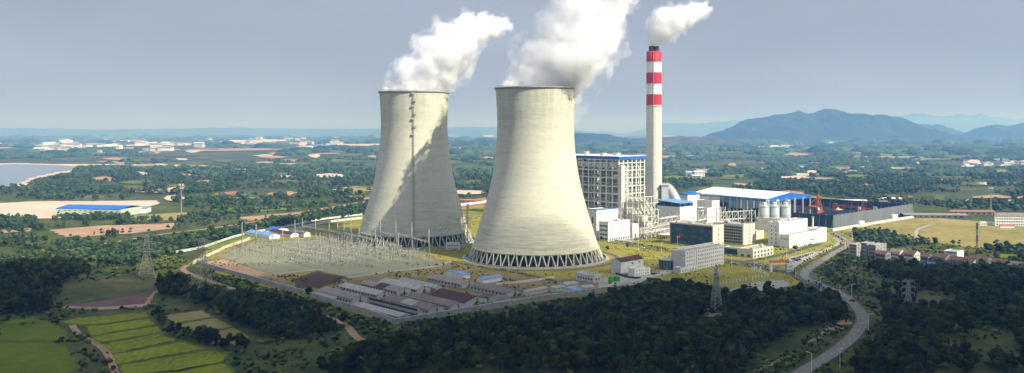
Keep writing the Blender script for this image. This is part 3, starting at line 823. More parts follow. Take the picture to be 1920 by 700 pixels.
br.build("bracing", steel, t)
fl = MB()
for z in levels[1:-2]:
    for i in range(nx):
        for j in range(ny):
            if 1 < i < 4 and 2 < j < ny - 2: continue
            if q.random() < .2: fl.box(i * dxs + .4, (i + 1) * dxs - .4, j * dys + .4, (j + 1) * dys - .4, z - .15, z + .1)
fl.build("floor_plates", galv, t)
core = MB()
darkg = pm("boiler_casing", (.36, .37, .34), (.16, .17, .17), .35, .7)
core.box(dxs * 2, dxs * 4, dys * 2.2, dys * 4.4, 16, 70); core.box(dxs * 2, dxs * 4, dys * 6.6, dys * 9, 16, 70)
core.box(dxs * 4.3, dxs * 5.4, dys * 2.6, dys * 5.6, 10, 40)
core.build("boiler_casing", darkg, t)
pp = MB(); pcol = pm("lagged_pipe", (.55, .55, .48), (.32, .33, .30), .6, .5)
for k in range(120):
    x = q.choice([q.uniform(.5, 2.5), q.uniform(L - 3, L - .5), q.uniform(1, L - 1)]); y = q.uniform(.6, Wd - 1) if x < 3 or q.random() < .4 else q.uniform(.6, 5)
    z = q.uniform(2, 68); l_ = q.uniform(3, 12); r_ = q.uniform(.2, .75); d = q.randrange(3)
    e = [(min(l_, L - x), 0, 0), (0, min(l_, Wd - y), 0), (0, 0, min(l_, 76 - z))][d]
    pp.cyl((x, y, z), (x + e[0] + .1, y + e[1] + .1, z + e[2]), r_, n=8)
for k in range(26):
    x = q.uniform(1.2, L - 4); y = q.choice([q.uniform(1, 4), q.uniform(1, Wd - 5)]); z = q.choice(levels[1:10]) + .15
    pp.box(x, x + q.uniform(1.5, 4), y, y + q.uniform(1.5, 4), z, z + q.uniform(2, 4.5))
pp.build("pipework", pcol, t)
sh = MB(); sh.box(-1.5, 4.5, -5.0, -.5, 0, 74); sh.build("lift_shaft", pm("pale_cladding", (.66, .65, .56), (.58, .57, .49), .2, .7), t)
st_ = MB()
for k in range(18):
    z = k * 4.0; st_.bar((6, -3.5, z), (11, -3.5, z + 4) if k % 2 == 0 else (6.01, -3.5, z + 4), .5) if k % 2 == 0 else st_.bar((11, -3.5, z), (6, -3.5, z + 4), .5)
    st_.box(5, 12, -4.3, -.6, z + 3.8, z + 3.95)
for x_ in (5, 12): st_.bar((x_, -4.2, 0), (x_, -4.2, 74), .35)
st_.build("stair_tower", steel, t)
rf = MB(); e = 2.2
# roof: long slab stepping down towards the right gable
sec = [(-e, 0), (Wd * .35, 0), (Wd + e, 3.5)]
def roofslab(mb, x0, x1, y0, y1, z0a, z1a, z0b, z1b, mi=0):
    p = [(x0, y0, z0a), (x1, y0, z0a), (x1, y1, z0b), (x0, y1, z0b), (x0, y0, z1a), (x1, y0, z1a), (x1, y1, z1b), (x0, y1, z1b)]
    mb.grid(p, [(0, 3, 2, 1), (4, 5, 6, 7), (0, 1, 5, 4), (1, 2, 6, 5), (2, 3, 7, 6), (3, 0, 4, 7)], mi)
roofslab(rf, -e, L + e, -e, Wd + e, H + .3, H + 3.0, H + .3, H + 3.0)
rf.build("roof", blue, t)
rf = MB(); rf.box(-e + .4, L + e - .4, -e + .4, Wd + e - .4, H + 3.003, H + 3.25); rf.build("roof_deck", whroof, t)
for (x, y, s, h) in ((L * .3, 32, 5, 2.5), (L * .4, 60, 4, 3.5), (L * .5, 20, 6, 2.5)):
    rb_ = MB(); rb_.box(x, x + s, y, y + s, H + 3.26, H + 3.26 + h); rb_.box(x - .3, x + s + .3, y - .3, y + s + .3, H + 3.26 + h + .002, H + 3.5 + h); rb_.build("penthouse", cream, t)
BH = t
# flue gas treatment frame on the right of the boiler house
X, Y, L2, W2, H2, a = solve(1208, 446, 1190, 1234, 360)
W2 = 30
t = empty("duct_frame", (X, Y, 0), a, "lower steel frame full of pale ducts between boiler house and chimney", "steel frame")
m = MB()
for i in range(5):
    for j in range(5):
        for z in range(0, 42, 7):
            hh = 46 if i < 3 else 40 - (i - 3) * 8
            if z + 7 > hh: continue
            if i in (0, 4) or j in (0, 4): m.bar((i * L2 / 4, j * W2 / 4, z), (i * L2 / 4, j * W2 / 4, z + 7), .6)
            if i < 4 and j in (0, 4): m.bar((i * L2 / 4, j * W2 / 4, z + 7), ((i + 1) * L2 / 4, j * W2 / 4, z + 7), .45)
            if j < 4 and i in (0, 4): m.bar((i * L2 / 4, j * W2 / 4, z + 7), (i * L2 / 4, (j + 1) * W2 / 4, z + 7), .45)
            if i < 4 and j == 0 and q.random() < .5: m.bar((i * L2 / 4, 0, z), ((i + 1) * L2 / 4, 0, z + 7), .35)
m.build("frame", steel, t)
m = MB()
duct = pm("duct_cladding", (.60, .60, .50), (.45, .45, .38), .3, .6)
m.box(2, L2 * .5, 4, W2 - 2, 16, 22); m.box(L2 * .55, L2 - 2, 6, W2 - 3, 9, 15); m.box(2, L2 * .35, 6, W2 - 4, 30, 37)
for k in range(4): m.cyl((3, 3 + k * 6, 40), (L2 - 4, 3 + k * 6, 22), 1.6, n=10)
m.build("ducts", duct, t)
# curved duct up to the chimney
def arc_duct(name, pts, w, h, mat, parent=None, **k):
    m = MB(); P = smooth(pts, 6); 
    for p, q_ in zip(P[:-1], P[1:]): m.bar(p, q_, w)
    return m.build(name, mat, parent)
t = empty("flue_duct", (CX, CY, 0), 0, "big curved silver duct running from the chimney down to the scrubber roof", "duct")
c0 = at_depth(1238, 352, CY + 3); pts = [(9.2, 1, c0[2] - 1), (15, 0, c0[2] + 1), (20, -1, c0[2] - 3), (26, -2, c0[2] - 14), (31, -3, c0[2] - 20), (42, -4, c0[2] - 21)]
m = MB(); P = smooth(pts, 8)
for i in range(len(P) - 1):
    m.cyl(P[i], P[i + 1], 5.0, n=20, caps=(i in (0, len(P) - 2)))
m.build("duct", pm("duct_silver", (.60, .61, .58), (.42, .43, .42), .15, .5), t)
m = MB()
for x, z in ((13, c0[2] - 4), (22, c0[2] - 12), (32, c0[2] - 25), (42, c0[2] - 25)):
    for y in (-6, 3): m.bar((x, y, 0), (x, y, z), .9)
    m.bar((x, -6, z - 8), (x, 3, z - 8), .6); m.bar((x, -6, 6), (x, 3, z - 8), .4)
m.build("support_frame", galv, t)
t = empty("fan_casing", (CX + 9, CY - 9, 0), 0, "dark grey casing at the foot of the chimney under the curved duct", "casing")
m = MB(); m.box(-2, 6, -3, 5, 0, 46); m.build("casing", greyp, t); m = MB(); m.box(-3, 7, -4, 6, 46.01, 47); m.build("top_deck", galv, t)

# scrubber hall, canopy, blocks
bld((1275, 428, 1232, 1306, 390), "white hall with slanted dark windows band right of the chimney foot", "hall", "scrubber_hall", white, greyr, wins=[roof_boxes(3, 8, [galv])])
X, Y, L, Wd, H, a = solve(1275, 428, 1230, 1303, 385)
t = empty("canopy", (X, Y, 0), a, "pale blue canopy roof on posts above the white scrubber hall", "canopy")
m = MB(); roofslab(m, -1, L + 2, -1, Wd + 1, H + 1.5, H + 2, H + 4, H + 4.5); m.build("roof", bluel, t)
m = MB()
for i in range(4):
    for j in range(4): m.bar((i * L / 3, j * Wd / 3, H - 3), (i * L / 3, j * Wd / 3, H + 2 + j * .7), .4)
m.box(1, L - 1, 2, Wd - 1, H - 2.3, H + .6, 1); m.build("posts_and_plant", [galv, pm("blue_plant", (.03, .07, .16), (.02, .03, .05), .4)], t)
bld((1335, 424, 1307, 1349, 378), "tall white block with a rooftop steel frame between scrubber hall and coal shed", "tower block", "transfer_tower", white, greyr, wins=[])
t = bpy.data.objects["transfer_tower"]; L, Wd, H = t['dims']
m = MB()
for i in range(4):
    for j in range(4): m.bar((i * L / 3, j * Wd / 3, H), (i * L / 3, j * Wd / 3, H + 7), .3)
    for z in (3.5, 7): m.bar((0, i * Wd / 3, H + z), (L, i * Wd / 3, H + z), .3); m.bar((i * L / 3, 0, H + z), (i * L / 3, Wd, H + z), .3)
m.build("rooftop_frame", galv, t)
bld((1326, 432, 1306, 1338, 392), "lower grey-white block with round duct in front of the tall white block", "block", "pump_block", white, greyr, wins=[wl(1, 3, 3, 1.2, 1.2, z0=18), wr(1, 1, 3, 1.5, 1.5, z0=18)])
t = empty("conveyor_house", (*G(1300, 415), 0), GA, "white and blue covered conveyor house joining the duct to the coal shed", "conveyor house")
m = MB(); m.box(-12, 14, 0, 12, 0, 33); m.build("wall", white, t)
m = MB(); m.lathe([(.01, 36.5), (6, 35.5), (8, 33.0)], 24, cx=4, cy=6); m.box(-14, 14, -1, 13, 33.01, 34.2); m.build("roof", blue, t)

# ------------------------------------------------------------------ coal shed
NC = at_depth(1439, 374, 1000); z_e = NC[2]
FL = at_depth(1297, 362, 1000); dl = FP * (HC - z_e) / (362 - HY); FLc = ((1297 - 960) / FP * dl, dl)
dr = FP * (HC - z_e) / (366.5 - HY); FRc = ((1521 - 960) / FP * dr, dr)
def v2(a): return Vector((a[0], a[1]))
n0, fl0, fr0 = v2(NC), v2(FLc), v2(FRc); bk0 = fl0 + (fr0 - n0)
t = empty("coal_shed", (n0.x, n0.y, 0), 0, "huge open coal shed with white roof and blue gable on tall columns", "shed")
def rel(p, z): return (p.x - n0.x, p.y - n0.y, z)
mid1 = (n0 + fr0) / 2; mid2 = (fl0 + bk0) / 2; zr = z_e + 5.5
m = MB(); th = .4
for (a1, b1, zz1, c1, d1, zz2) in ((n0, fl0, z_e, mid2, mid1, zr), (mid1, mid2, zr, bk0, fr0, z_e)):
    qd = [rel(a1, zz1), rel(d1, zz2) if a1 is n0 else rel(fr0, z_e), rel(c1, zz2) if a1 is n0 else rel(bk0, z_e), rel(b1, zz1) if a1 is n0 else rel(mid2, zr)]
    if a1 is mid1: qd[0] = rel(mid1, zr)
    m.grid(qd + [(p[0], p[1], p[2] + th) for p in qd], [(4, 5, 6, 7), (3, 2, 1, 0), (0, 1, 5, 4), (1, 2, 6, 5), (2, 3, 7, 6), (3, 0, 4, 7)])
m.build("roof", whroof, t)
o_ = (fr0 - n0).normalized() * .0 + (n0 - fl0).normalized() * .4
m = MB(); g = [rel(n0 + o_, z_e - 3.2), rel(fr0 + o_, z_e - 3.2), rel(fr0 + o_, z_e + .3), rel(mid1 + o_, zr + .3), rel(n0 + o_, z_e + .3)]
g2 = [(p[0] - o_.x, p[1] - o_.y, p[2]) for p in g]
m.face(g); m.face(g2[::-1])
for i in range(5): m.face([g[i], g2[i], g2[(i + 1) % 5], g[(i + 1) % 5]])
m.build("gable", blue, t)
m = MB(); o2 = (n0 - fr0).normalized() * .5
e1 = [rel(n0 + o2, z_e - 3), rel(fl0 + o2, z_e - 3), rel(fl0 + o2, z_e - .05), rel(n0 + o2, z_e - .05)]; m.face(e1[::-1]); m.face([(p[0] - o2.x * .8, p[1] - o2.y * .8, p[2]) for p in e1]); m.build("eave_fascia", blue, t)
for (a1, b1, n_) in ((n0, fl0, 11), (fr0, bk0, 11), (n0, fr0, 6)):
    for k in range(n_):
        if n_ == 6 and k in (0, 5): continue
        p = a1 + (b1 - a1) * (k + .15) / n_ if n_ == 11 else a1 + (b1 - a1) * k / 5
        b = MB(); b.bar((0, 0, 0), (0, 0, z_e - .3), 1.5); b.bar((0, 0, z_e - 6), (3, 2, z_e - .5), .5); b.build("column", galv, t, loc=rel(p, 0))
m = MB()
for k in range(12):
    p = n0 + (fl0 - n0) * k / 11; r_ = p + (fr0 - n0) * .98
    m.bar(rel(p, z_e - .8), rel((p + r_) / 2, zr - .8), .5); m.bar(rel((p + r_) / 2, zr - .8), rel(r_, z_e - .8), .5); m.bar(rel(p, z_e - 2.8), rel(r_, z_e - 2.8), .5)
m.build("trusses", galv, t)

# ------------------------------------------------------------------ coal yard fence, piles, machines
K0 = Vector(G(1562, 428)); K1 = Vector(G(1711, 403)); K2 = K0 + Vector((-math.sin(R(42)), math.cos(R(42)))) * 205; K3 = K1 + (K2 - K0) * .86
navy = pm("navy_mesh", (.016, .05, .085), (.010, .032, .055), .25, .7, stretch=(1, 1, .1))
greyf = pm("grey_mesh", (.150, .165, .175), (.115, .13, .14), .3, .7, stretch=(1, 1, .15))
def screen(label, A, B, h, mat, npost, name="wind_fence"):
    t = empty(name, (A.x, A.y, 0), 0, label, "fence")
    d = B - A; nrm = Vector((-d.y, d.x)).normalized() * .25
    m = MB(); P = [Vector((0, 0)) + nrm, d + nrm, d - nrm, Vector((0, 0)) - nrm]
    m.grid([(p.x, p.y, 0) for p in P] + [(p.x, p.y, h) for p in P], [(0, 1, 5, 4), (1, 2, 6, 5), (2, 3, 7, 6), (3, 0, 4, 7), (4, 5, 6, 7), (0, 3, 2, 1)])
    m.build("mesh_panel", mat, t)
    for k in range(npost):
        p = d * k / max(1, npost - 1); b = MB(); b.bar((0, 0, 0), (0, 0, h + .8), .5); b.bar((0, 0, h * .7), (nrm.x * 14, nrm.y * 14, 0), .25); b.build("post", galv, t, loc=(p.x, p.y, 0))
    return t
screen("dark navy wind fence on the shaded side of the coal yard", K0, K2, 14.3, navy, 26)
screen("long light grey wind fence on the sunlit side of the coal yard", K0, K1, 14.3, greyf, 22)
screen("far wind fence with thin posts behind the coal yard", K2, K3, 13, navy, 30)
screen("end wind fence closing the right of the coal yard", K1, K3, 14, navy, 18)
bm2 = MB(); n = 40
ax = (K1 - K0); ay = (K2 - K0)
P = []; 
for j in range(n):
    for i in range(n):
        u, v = i / (n - 1), j / (n - 1); p = K0 + ax * (.06 + .86 * u) + ay * (.08 + .72 * v)
        hgt = 9 * (math.sin(math.pi * min(1, u * 1.02)) ** .35) * abs(math.sin(math.pi * v * 3)) ** .5 * (.75 + .5 * vnoise(u * 7, v * 9)) if 0 < u < 1 and 0 < v < 1 else 0
        P.append((p.x, p.y, .1 + hgt))
bm2.grid(P, [(j * n + i, j * n + i + 1, (j + 1) * n + i + 1, (j + 1) * n + i) for j in range(n - 1) for i in range(n - 1)], sm=False)
tag(bm2.build("coal_pile", coal_m), "black coal heaps filling the yard inside the wind fence", "coal heap", kind='thing')
def stacker(loc, rz, L, label):
    t = empty("coal_stacker", loc, rz, label, "stacker", None)
    m = MB()
    for x in (-5, 5):
        for y in (-4, 4): m.bar((x, y, 0), (x * .5, y * .5, 9), .6)
    m.box(-6, 6, -5, 5, 8.6, 10); m.build("gantry_base", orange, t)
    m = MB(); m.cyl((0, 0, 10), (0, 0, 12), 2.6, n=16); m.bar((-2, 0, 12), (0, 0, 24), .6); m.bar((2, 0, 12), (0, 0, 24), .6); m.bar((0, -1.5, 12), (0, 0, 24), .6); m.build("mast", orange, t)
    m = MB()
    for s in (-1.2, 1.2):
        m.bar((0, s, 13), (L, s, 15), .4); m.bar((0, s, 15), (L, s, 16.6), .4)
        for k in range(10): m.bar((L * k / 10, s, 13 + .2 * k), (L * (k + .5) / 10, s, 15.4 + .16 * k), .3)
    m.build("boom", orange, t)
    m = MB(); m.bar((0, 0, 24), (L * .8, 0, 16.6), .35); m.bar((0, 0, 24), (-L * .45, 0, 15), .35); m.bar((0, 0, 13), (-L * .45, 0, 14), 1.2); m.build("counter_jib", orange, t)
    m = MB(); m.box(-L * .5, -L * .38, -2.2, 2.2, 11.5, 16); m.build("counterweight", galv, t)
    m = MB(); m.cyl((L + 1, -1, 15), (L + 1, 1, 15), 3.2, n=16)
    for k in range(8):
        an = k * math.pi / 4; m.box(L + 1 + 3.2 * math.cos(an) - .6, L + 1 + 3.2 * math.cos(an) + .6, -1.2, 1.2, 15 + 3.2 * math.sin(an) - .6, 15 + 3.2 * math.sin(an) + .6)
    m.build("bucket_wheel", orange, t)
    m = MB(); m.box(2, 5, 2.2, 4.6, 12, 15); m.build("cab", whp, t)
    return t
stacker((*G(1618, 411), 0), R(150), 32, "wide orange bucket wheel stacker with long boom above the coal heaps")
p = empty("coal_reclaimer", (*G(1534, 411), 0), R(20), "tall narrow orange pyramid shaped machine standing in the coal yard", "reclaimer")
m = MB()
for x, y in ((-6, -5), (6, -5), (6, 5), (-6, 5)): m.bar((x, y, 0), (x * .08, y * .08, 31), .6)
for z in (7, 14, 21): 
    k = 1 - z / 33
    for (a1, b1) in (((-6, -5), (6, -5)), ((6, -5), (6, 5)), ((6, 5), (-6, 5)), ((-6, 5), (-6, -5))): m.bar((a1[0] * k, a1[1] * k, z), (b1[0] * k, b1[1] * k, z), .5); m.bar((a1[0] * k, a1[1] * k, z), (b1[0] * (k - .2), b1[1] * (k - .2), z + 7), .4)
m.build("tower_frame", orange, p)
m = MB(); m.bar((0, 0, 15), (-17, -3, 18), 1.4); m.bar((0, 0, 28), (-16, -3, 18.6), .4); m.build("boom", orange, p)
m = MB(); m.box(-3.5, 3.5, -3.5, 3.5, 8, 12); m.box(-4.5, -2, -5.5, -3.6, 12, 14.5, 1); m.build("machine_house", [orange, whp], p)
for (px, py, rz) in ((1572, 406, 10), (1503, 410, 30)):
    t = empty("coal_loader", (*G(px, py), 7 if px > 1550 else .3), R(rz), "yellow-white loader driving on the coal %s" % ("beneath the wide orange stacker" if px > 1550 else "left of the pyramid shaped machine"), "loader")
    m = MB(); m.box(-4, 4, -1.6, 1.6, 1, 2.6); m.box(-3, .5, -1.4, 1.4, 2.6, 4.4); m.build("body", pm("loader_yellow", (.75, .55, .22), (.7, .6, .4), 1), t)
    for x in (-2.6, 2.6):
        for y in (-1.7, 1.7): b = MB(); b.cyl((x, y - .35, .9), (x, y + .35, .9), .9, n=14); b.build("wheel", rubber, t)
    m = MB(); m.box(4, 5.8, -1.8, 1.8, .3, 1.9); m.build("bucket", galv, t)
# small white huts along the fence
for i, (px, py) in enumerate(((1612, 426), (1674, 414))):
    bld((px, py, px - 5, px + 9, py - 9), ["small white hut below the grey wind fence, nearer the white blocks", "small white hut below the grey wind fence, nearer its right end"][i], "hut", "switch_hut", white, greyr, wins=[door('r', 1.4, 2.2, .3, dark)])

# ------------------------------------------------------------------ silos
for i, px in enumerate((1433, 1452, 1473)):
    X, Y = G(px, 431); r_ = 5.6; z1 = 27.5
    t = empty("ash_silo", (X, Y, 0), GA, ["left", "middle", "right"][i] + "most grey ash silo behind the white stepped building" if i != 1 else "middle grey ash silo behind the white stepped building", "silo", "grey ash silos")
    m = MB(); m.lathe([(r_, 0), (r_, z1 - 1.5), (r_ * .6, z1), (.01, z1 + .3)], 32)
    m.build("tank", silo_m, t)
    m = MB()
    for z in (8, 16, z1 - 2): m.lathe([(r_ + .05, z), (r_ + .25, z), (r_ + .25, z + .4), (r_ + .05, z + .4)], 32, sm=False)
    m.build("ring_band", galv, t)
    m = MB()
    for k in range(16):
        an = k * math.pi / 8; an2 = an + math.pi / 8; m.bar((r_ * math.cos(an), r_ * math.sin(an), z1 - 1.4), (r_ * math.cos(an), r_ * math.sin(an), z1 + .6), .12); m.bar((r_ * math.cos(an), r_ * math.sin(an), z1 + .6), (r_ * math.cos(an2), r_ * math.sin(an2), z1 + .6), .12)
    m.box(-2, 1, -1.5, 1.5, z1, z1 + 3.2); m.build("top_filter", whp, t)
    m = MB(); m.tube([(r_ + .6, -2, 0), (r_ + .6, -2, z1 + 5), (r_ - 4, -2, z1 + 5.5), (r_ - 4, -2, z1)], .5, n=8); m.build("feed_pipe", whp, t)

# ------------------------------------------------------------------ pipe racks
def pipe_rack(a1, b1, h, w, n, label, seed):
    A = Vector(G(*a1)); B = Vector(G(*b1)); d = B - A; L = d.length; t = empty("pipe_rack", (A.x, A.y, 0), math.atan2(d.y, d.x), label, "pipe rack"); r = random.Random(seed)
    for k in range(n + 1):
        m = MB(); x = L * k / n
        for y in (0, w): m.bar((x, y, 0), (x, y, h + 1.5), .45)
        for z in (h * .55, h): m.bar((x, 0, z), (x, w, z), .35)
        if k < n: m.bar((x, 0, h * .55), (x + L / n, 0, h), .22)
        m.build("trestle", steel, t)
    for k in range(5):
        y = .6 + (w - 1.2) * k / 4; z = r.choice([h * .55, h]) + .5; rr = r.uniform(.25, .75); m = MB(); x0 = r.uniform(0, L * .2); x1 = L - r.uniform(0, L * .2)
        m.cyl((x0, y, z + rr * .5), (x1, y, z + rr * .5), rr, n=10)
        for q_ in range(3): xx = r.uniform(x0, x1); m.cyl((xx, y, z), (xx, y, z + 3 + r.random() * 2), rr * .6, n=8)
        m.build("pipe", pcol, t)
pipe_rack((1212, 449), (1262, 437), 9, 7, 6, "pale pipe rack between the boiler house frame and the glass office", 1)
pipe_rack((1240, 436), (1300, 424), 13, 8, 6, "taller pipe rack with fat pipes in front of the white scrubber hall", 2)
pipe_rack((1310, 436), (1360, 424), 21, 6, 6, "high pipe rack running behind the roof of the glass office", 3)
pipe_rack((1352, 432), (1416, 428), 19, 6, 6, "high pipe rack running behind the ribbon window office", 4)
t = empty("porch_shelter", (*G(1247, 450), 0), GA, "small open shelter with red columns beside the pipe rack", "shelter")
m = MB(); m.box(-.5, 16.5, -.5, 8.5, 4.6, 5.1); m.build("roof", whroof, t)
for k in range(6):
    for y in (0, 8): m = MB(); m.cyl((k * 3.2, y, 0), (k * 3.2, y, 4.6), .3, n=8); m.build("column", pm("brick_red", (.30, .10, .07)), t)
# ------------------------------------------------------------------ offices
def ribs(t, L, Wd, H):
    m = MB()
    n_ = 16
    for k in range(n_ + 1): m.box(-.22, .02, Wd * k / n_ - .06, Wd * k / n_ + .06, 1, H - .6)
    for k in range(6): m.box(-.2, .02, 0, Wd, 1 + k * (H - 1.6) / 5 - .07, 1 + k * (H - 1.6) / 5 + .07)
    m.build("mullions", dark, t)
def glassface(mat):
    def f(t, L, Wd, H):
        m = MB(); m.box(-.12, .01, .8, Wd - .8, 1, H - .5); m.build("glass_wall", mat, t)
    return f
gl2, tt, bb = newmat("blue_glass")
tt.links.new(ramp(tt, noise_node(tt, .12, stretch=(1, 1, 2.2), detail=6, rough=.7), [(.38, (.008, .03, .05)), (.52, (.018, .07, .10)), (.64, (.07, .17, .19))]), bb.inputs["Base Color"]); bb.inputs["Roughness"].default_value = .12
bld((1336.5, 466, 1256, 1357, 425), "office block with one big blue glass facade and narrow cream end wall", "office", "glass_office", cream, greyr,
    wins=[glassface(gl2), ribs, wr(4, 1, 4.4, 1.1, 2.8, z0=2.2, fm=cream), roof_boxes(7, 4, [pm("brick_red", (.30, .10, .07)), cream, galv])])
t, L, Wd, H = bld((1394, 460, 1338, 1415.5, 423), "cream office block with six rows of dark ribbon windows behind the glass office", "office", "ribbon_office", cream, greyr,
    wins=[wr(5, 1, 3.5, 1.3, 1.5, z0=2.2, fm=cream), roof_boxes(6, 14, [white, pm("brick_red", (.30, .10, .07)), cream])])
for r_ in range(6):
    m = MB(); m.box(-.15, .01, 1.2, Wd - .5, 1.3 + r_ * (H - 2) / 6, 1.3 + r_ * (H - 2) / 6 + 2.0); m.build("ribbon_window", glass, t)
m = MB()
for k in range(14): m.box(-.3, -.14, 1.2 + (Wd - 1.8) * k / 13 - .1, 1.2 + (Wd - 1.8) * k / 13 + .1, .8, H - .4)
m.build("mullions", cream, t)
t, L, Wd, H = bld((1412, 485, 1384, 1450, 470), "low two storey cream office with large dark windows by the plant road", "office", "low_office", cream, greyr,
    wins=[wr(2, 6, 3.2, 2.6, 1.9, z0=.6, fm=cream, margin=.6), wl(1, 2, 3, 3, 2.2, z0=.8, fm=cream), roof_boxes(3, 5, [cream, greyr])])
t, L, Wd, H = bld((1384, 481, 1357, 1394, 467), "dark glazed link building left of the low cream office", "link building", "glazed_link", cream, greyr, wins=[glassface(gl2)])
# dormitory
gw = pm("grey_white_render", (.56, .57, .55), (.46, .47, .46), .3, .8)
t, L, Wd, H = bld((1285, 510, 1259, 1357, 474), "long grey-white dormitory with rows of square windows and roof pergola", "dormitory", "dormitory", gw, greyr, parapet=.9,
    wins=[wr(5, 17, 3.1, 1.05, 1.15, z0=1.2, fm=gw, skip=lambda r, c: c == 4)])
m = MB(); m.box(L * .27, L * .30, -.5, 0, .0, H + 2); m.build("stair_fin", gw, t)
m = MB()
for k in range(15): m.bar((L * k / 14, 1, H + .9), (L * k / 14, 1, H + 2.6), .35); m.bar((L * k / 14, Wd * .55, H + .9), (L * k / 14, Wd * .55, H + 2.6), .35)
m.box(-.5, L + .5, .4, 1.6, H + 2.6, H + 3.0); m.box(-.5, L + .5, Wd * .55 - .6, Wd * .55 + .6, H + 2.6, H + 3.0); m.build("pergola", gw, t)
X, Y = G(1253, 504)
t = empty("glass_rotunda", (X, Y, 0), 0, "dark glass drum building with flat rim at the end of the dormitory", "rotunda")
m = MB(); m.lathe([(7.6, 0), (7.6, 7.4)], 40); m.build("glass_wall", gl2, t)
m = MB(); m.lathe([(.01, 8.0), (8.0, 8.0), (8.0, 7.3), (7.5, 7.3)], 40, sm=False); m.build("roof", greyr, t)
m = MB()
for k in range(20): an = k * math.pi / 10; m.bar((7.7 * math.cos(an), 7.7 * math.sin(an), 0), (7.7 * math.cos(an), 7.7 * math.sin(an), 7.3), .15)
m.build("mullions", galv, t)
bld((1276, 513, 1263, 1308, 504.5), "low white terrace wing in front of the dormitory", "terrace", "terrace_wing", gw, greyr, wins=[wr(1, 6, 3, 1.4, 1.5, z0=.8)])
# white stepped building on the right
bld((1484, 438, 1418, 1500, 414), "long low white hall under the silos behind the stepped building", "hall", "ash_hall", white, greyr, wins=[wl(1, 9, 3, .9, 1, z0=9)])
t, L, Wd, H = bld((1461, 461.5, 1440.5, 1514, 419), "tall white block of the stepped building with four rows of small windows", "factory block", "factory_block", white, greyr,
    wins=[wr(4, 14, 3.4, .9, 1.1, z0=7.5), wl(5, 2, 3.9, 1.1, 1.4, z0=2.0), roof_boxes(5, 7, [white, galv])])
t, L, Wd, H = bld((1480, 466, 1461.5, 1532, 442.5), "low white front wing of the stepped building with a green door", "factory wing", "factory_wing", white, greyr,
    wins=[wr(1, 13, 3, .9, 1.0, z0=8), wr(1, 13, 3, 1.2, 1.5, z0=1.0, skip=lambda r, c: c == 3), wl(1, 3, 3, 1.6, .8, z0=8), door('r', 3.2, 3.6, .26, pm("door_green", (.35, .45, .12)))])
m = MB()
for k in range(9): m.box(L * .72 + k * 1.25, L * .72 + k * 1.25 + .8, -.1, 0, 4.0, 5.0); m.box(L * .72 + k * 1.25 + .2, L * .72 + k * 1.25 + .6, -.12, -.1, 4.3, 5.2)
m.build("wall_lettering", dark, t)
bld((1532, 456, 1513, 1550, 431), "white end wing of the stepped building beside the coal yard fence", "factory wing", "end_wing", white, greyr, wins=[wr(2, 6, 4, 1.0, 1.2, z0=3), roof_boxes(2, 9, [white])])
bld((1418, 449.5, 1404, 1432.5, 435), "small cream box building between ribbon window office and stepped building", "building", "cream_store", cream, greyr, wins=[wr(1, 2, 3, 1, 1, z0=3)])
X, Y = G(1524, 447); t = empty("vent_pipe", (X, Y, 0), 0, "thin white vent pipe rising behind the tall stepped building", "vent pipe"); m = MB(); m.cyl((0, 0, 0), (0, 0, 22), .9, n=12); m.build("pipe", whp, t); m = MB(); m.lathe([(1.0, 21), (1.3, 21), (1.3, 22.3), (1.0, 22.3)], 12); m.build("collar", galv, t)
# white building group in front of the near tower
t, L, Wd, H = bld((1164, 516, 1146, 1206.5, 491.5), "white hall with a dark red roof right of the near cooling tower", "hall", "pump_house", gw, dred, gable=-2.2, wins=[wr(1, 3, 3, 2.2, 1.2, z0=7, skip=lambda r, c: c == 0)])
bld((1190, 519, 1178, 1207, 506), "small white two storey annex in front of the red roofed white hall", "annex", "pump_annex", white, greyr, wins=[wr(2, 3, 2.8, 1, 1.1, z0=.8)])
bld((1207, 516, 1198, 1219, 506), "little white house with porch openings right of the red roofed hall", "annex", "valve_house", white, greyr, wins=[wr(2, 3, 2.4, 1, 1.1, z0=.7)])
bld((1113.5, 531, 1080, 1127, 518.5), "low white building with seven dark windows near the two green tanks", "building", "water_treatment_house", gw, greyr, wins=[wl(1, 6, 3, 1.5, 1.6, z0=1.6), wr(1, 2, 3, 1.5, 1.6, z0=1.6)])
for i, px in enumerate((1146, 1157)):
    X, Y = G(px, 532 - i); t = empty("green_tank", (X, Y, 0), 0, "bright green ribbed tank, the %s of the pair beside the low white building" % ("left" if i == 0 else "right"), "tank", "green tanks")
    m = MB(); m.lathe([(2.0, 0), (2.0, 4.6), (1.2, 5.4), (.01, 5.6)], 20); m.build("tank", greenp, t)
    m = MB()
    for k in range(10): an = k * math.pi / 5; m.bar((2.05 * math.cos(an), 2.05 * math.sin(an), 0), (2.05 * math.cos(an), 2.05 * math.sin(an), 4.6), .18)
    m.build("rib", greenp, t)
t, L, Wd, H = bld((836, 469, 830.5, 862, 456.5), "small white two storey relay house standing between the cooling towers", "relay house", "relay_house", white, greyr, wins=[wr(2, 7, 2.9, .9, 1.0, z0=.6), wl(2, 2, 2.9, .9, 1.0, z0=.6)], ang=R(4))

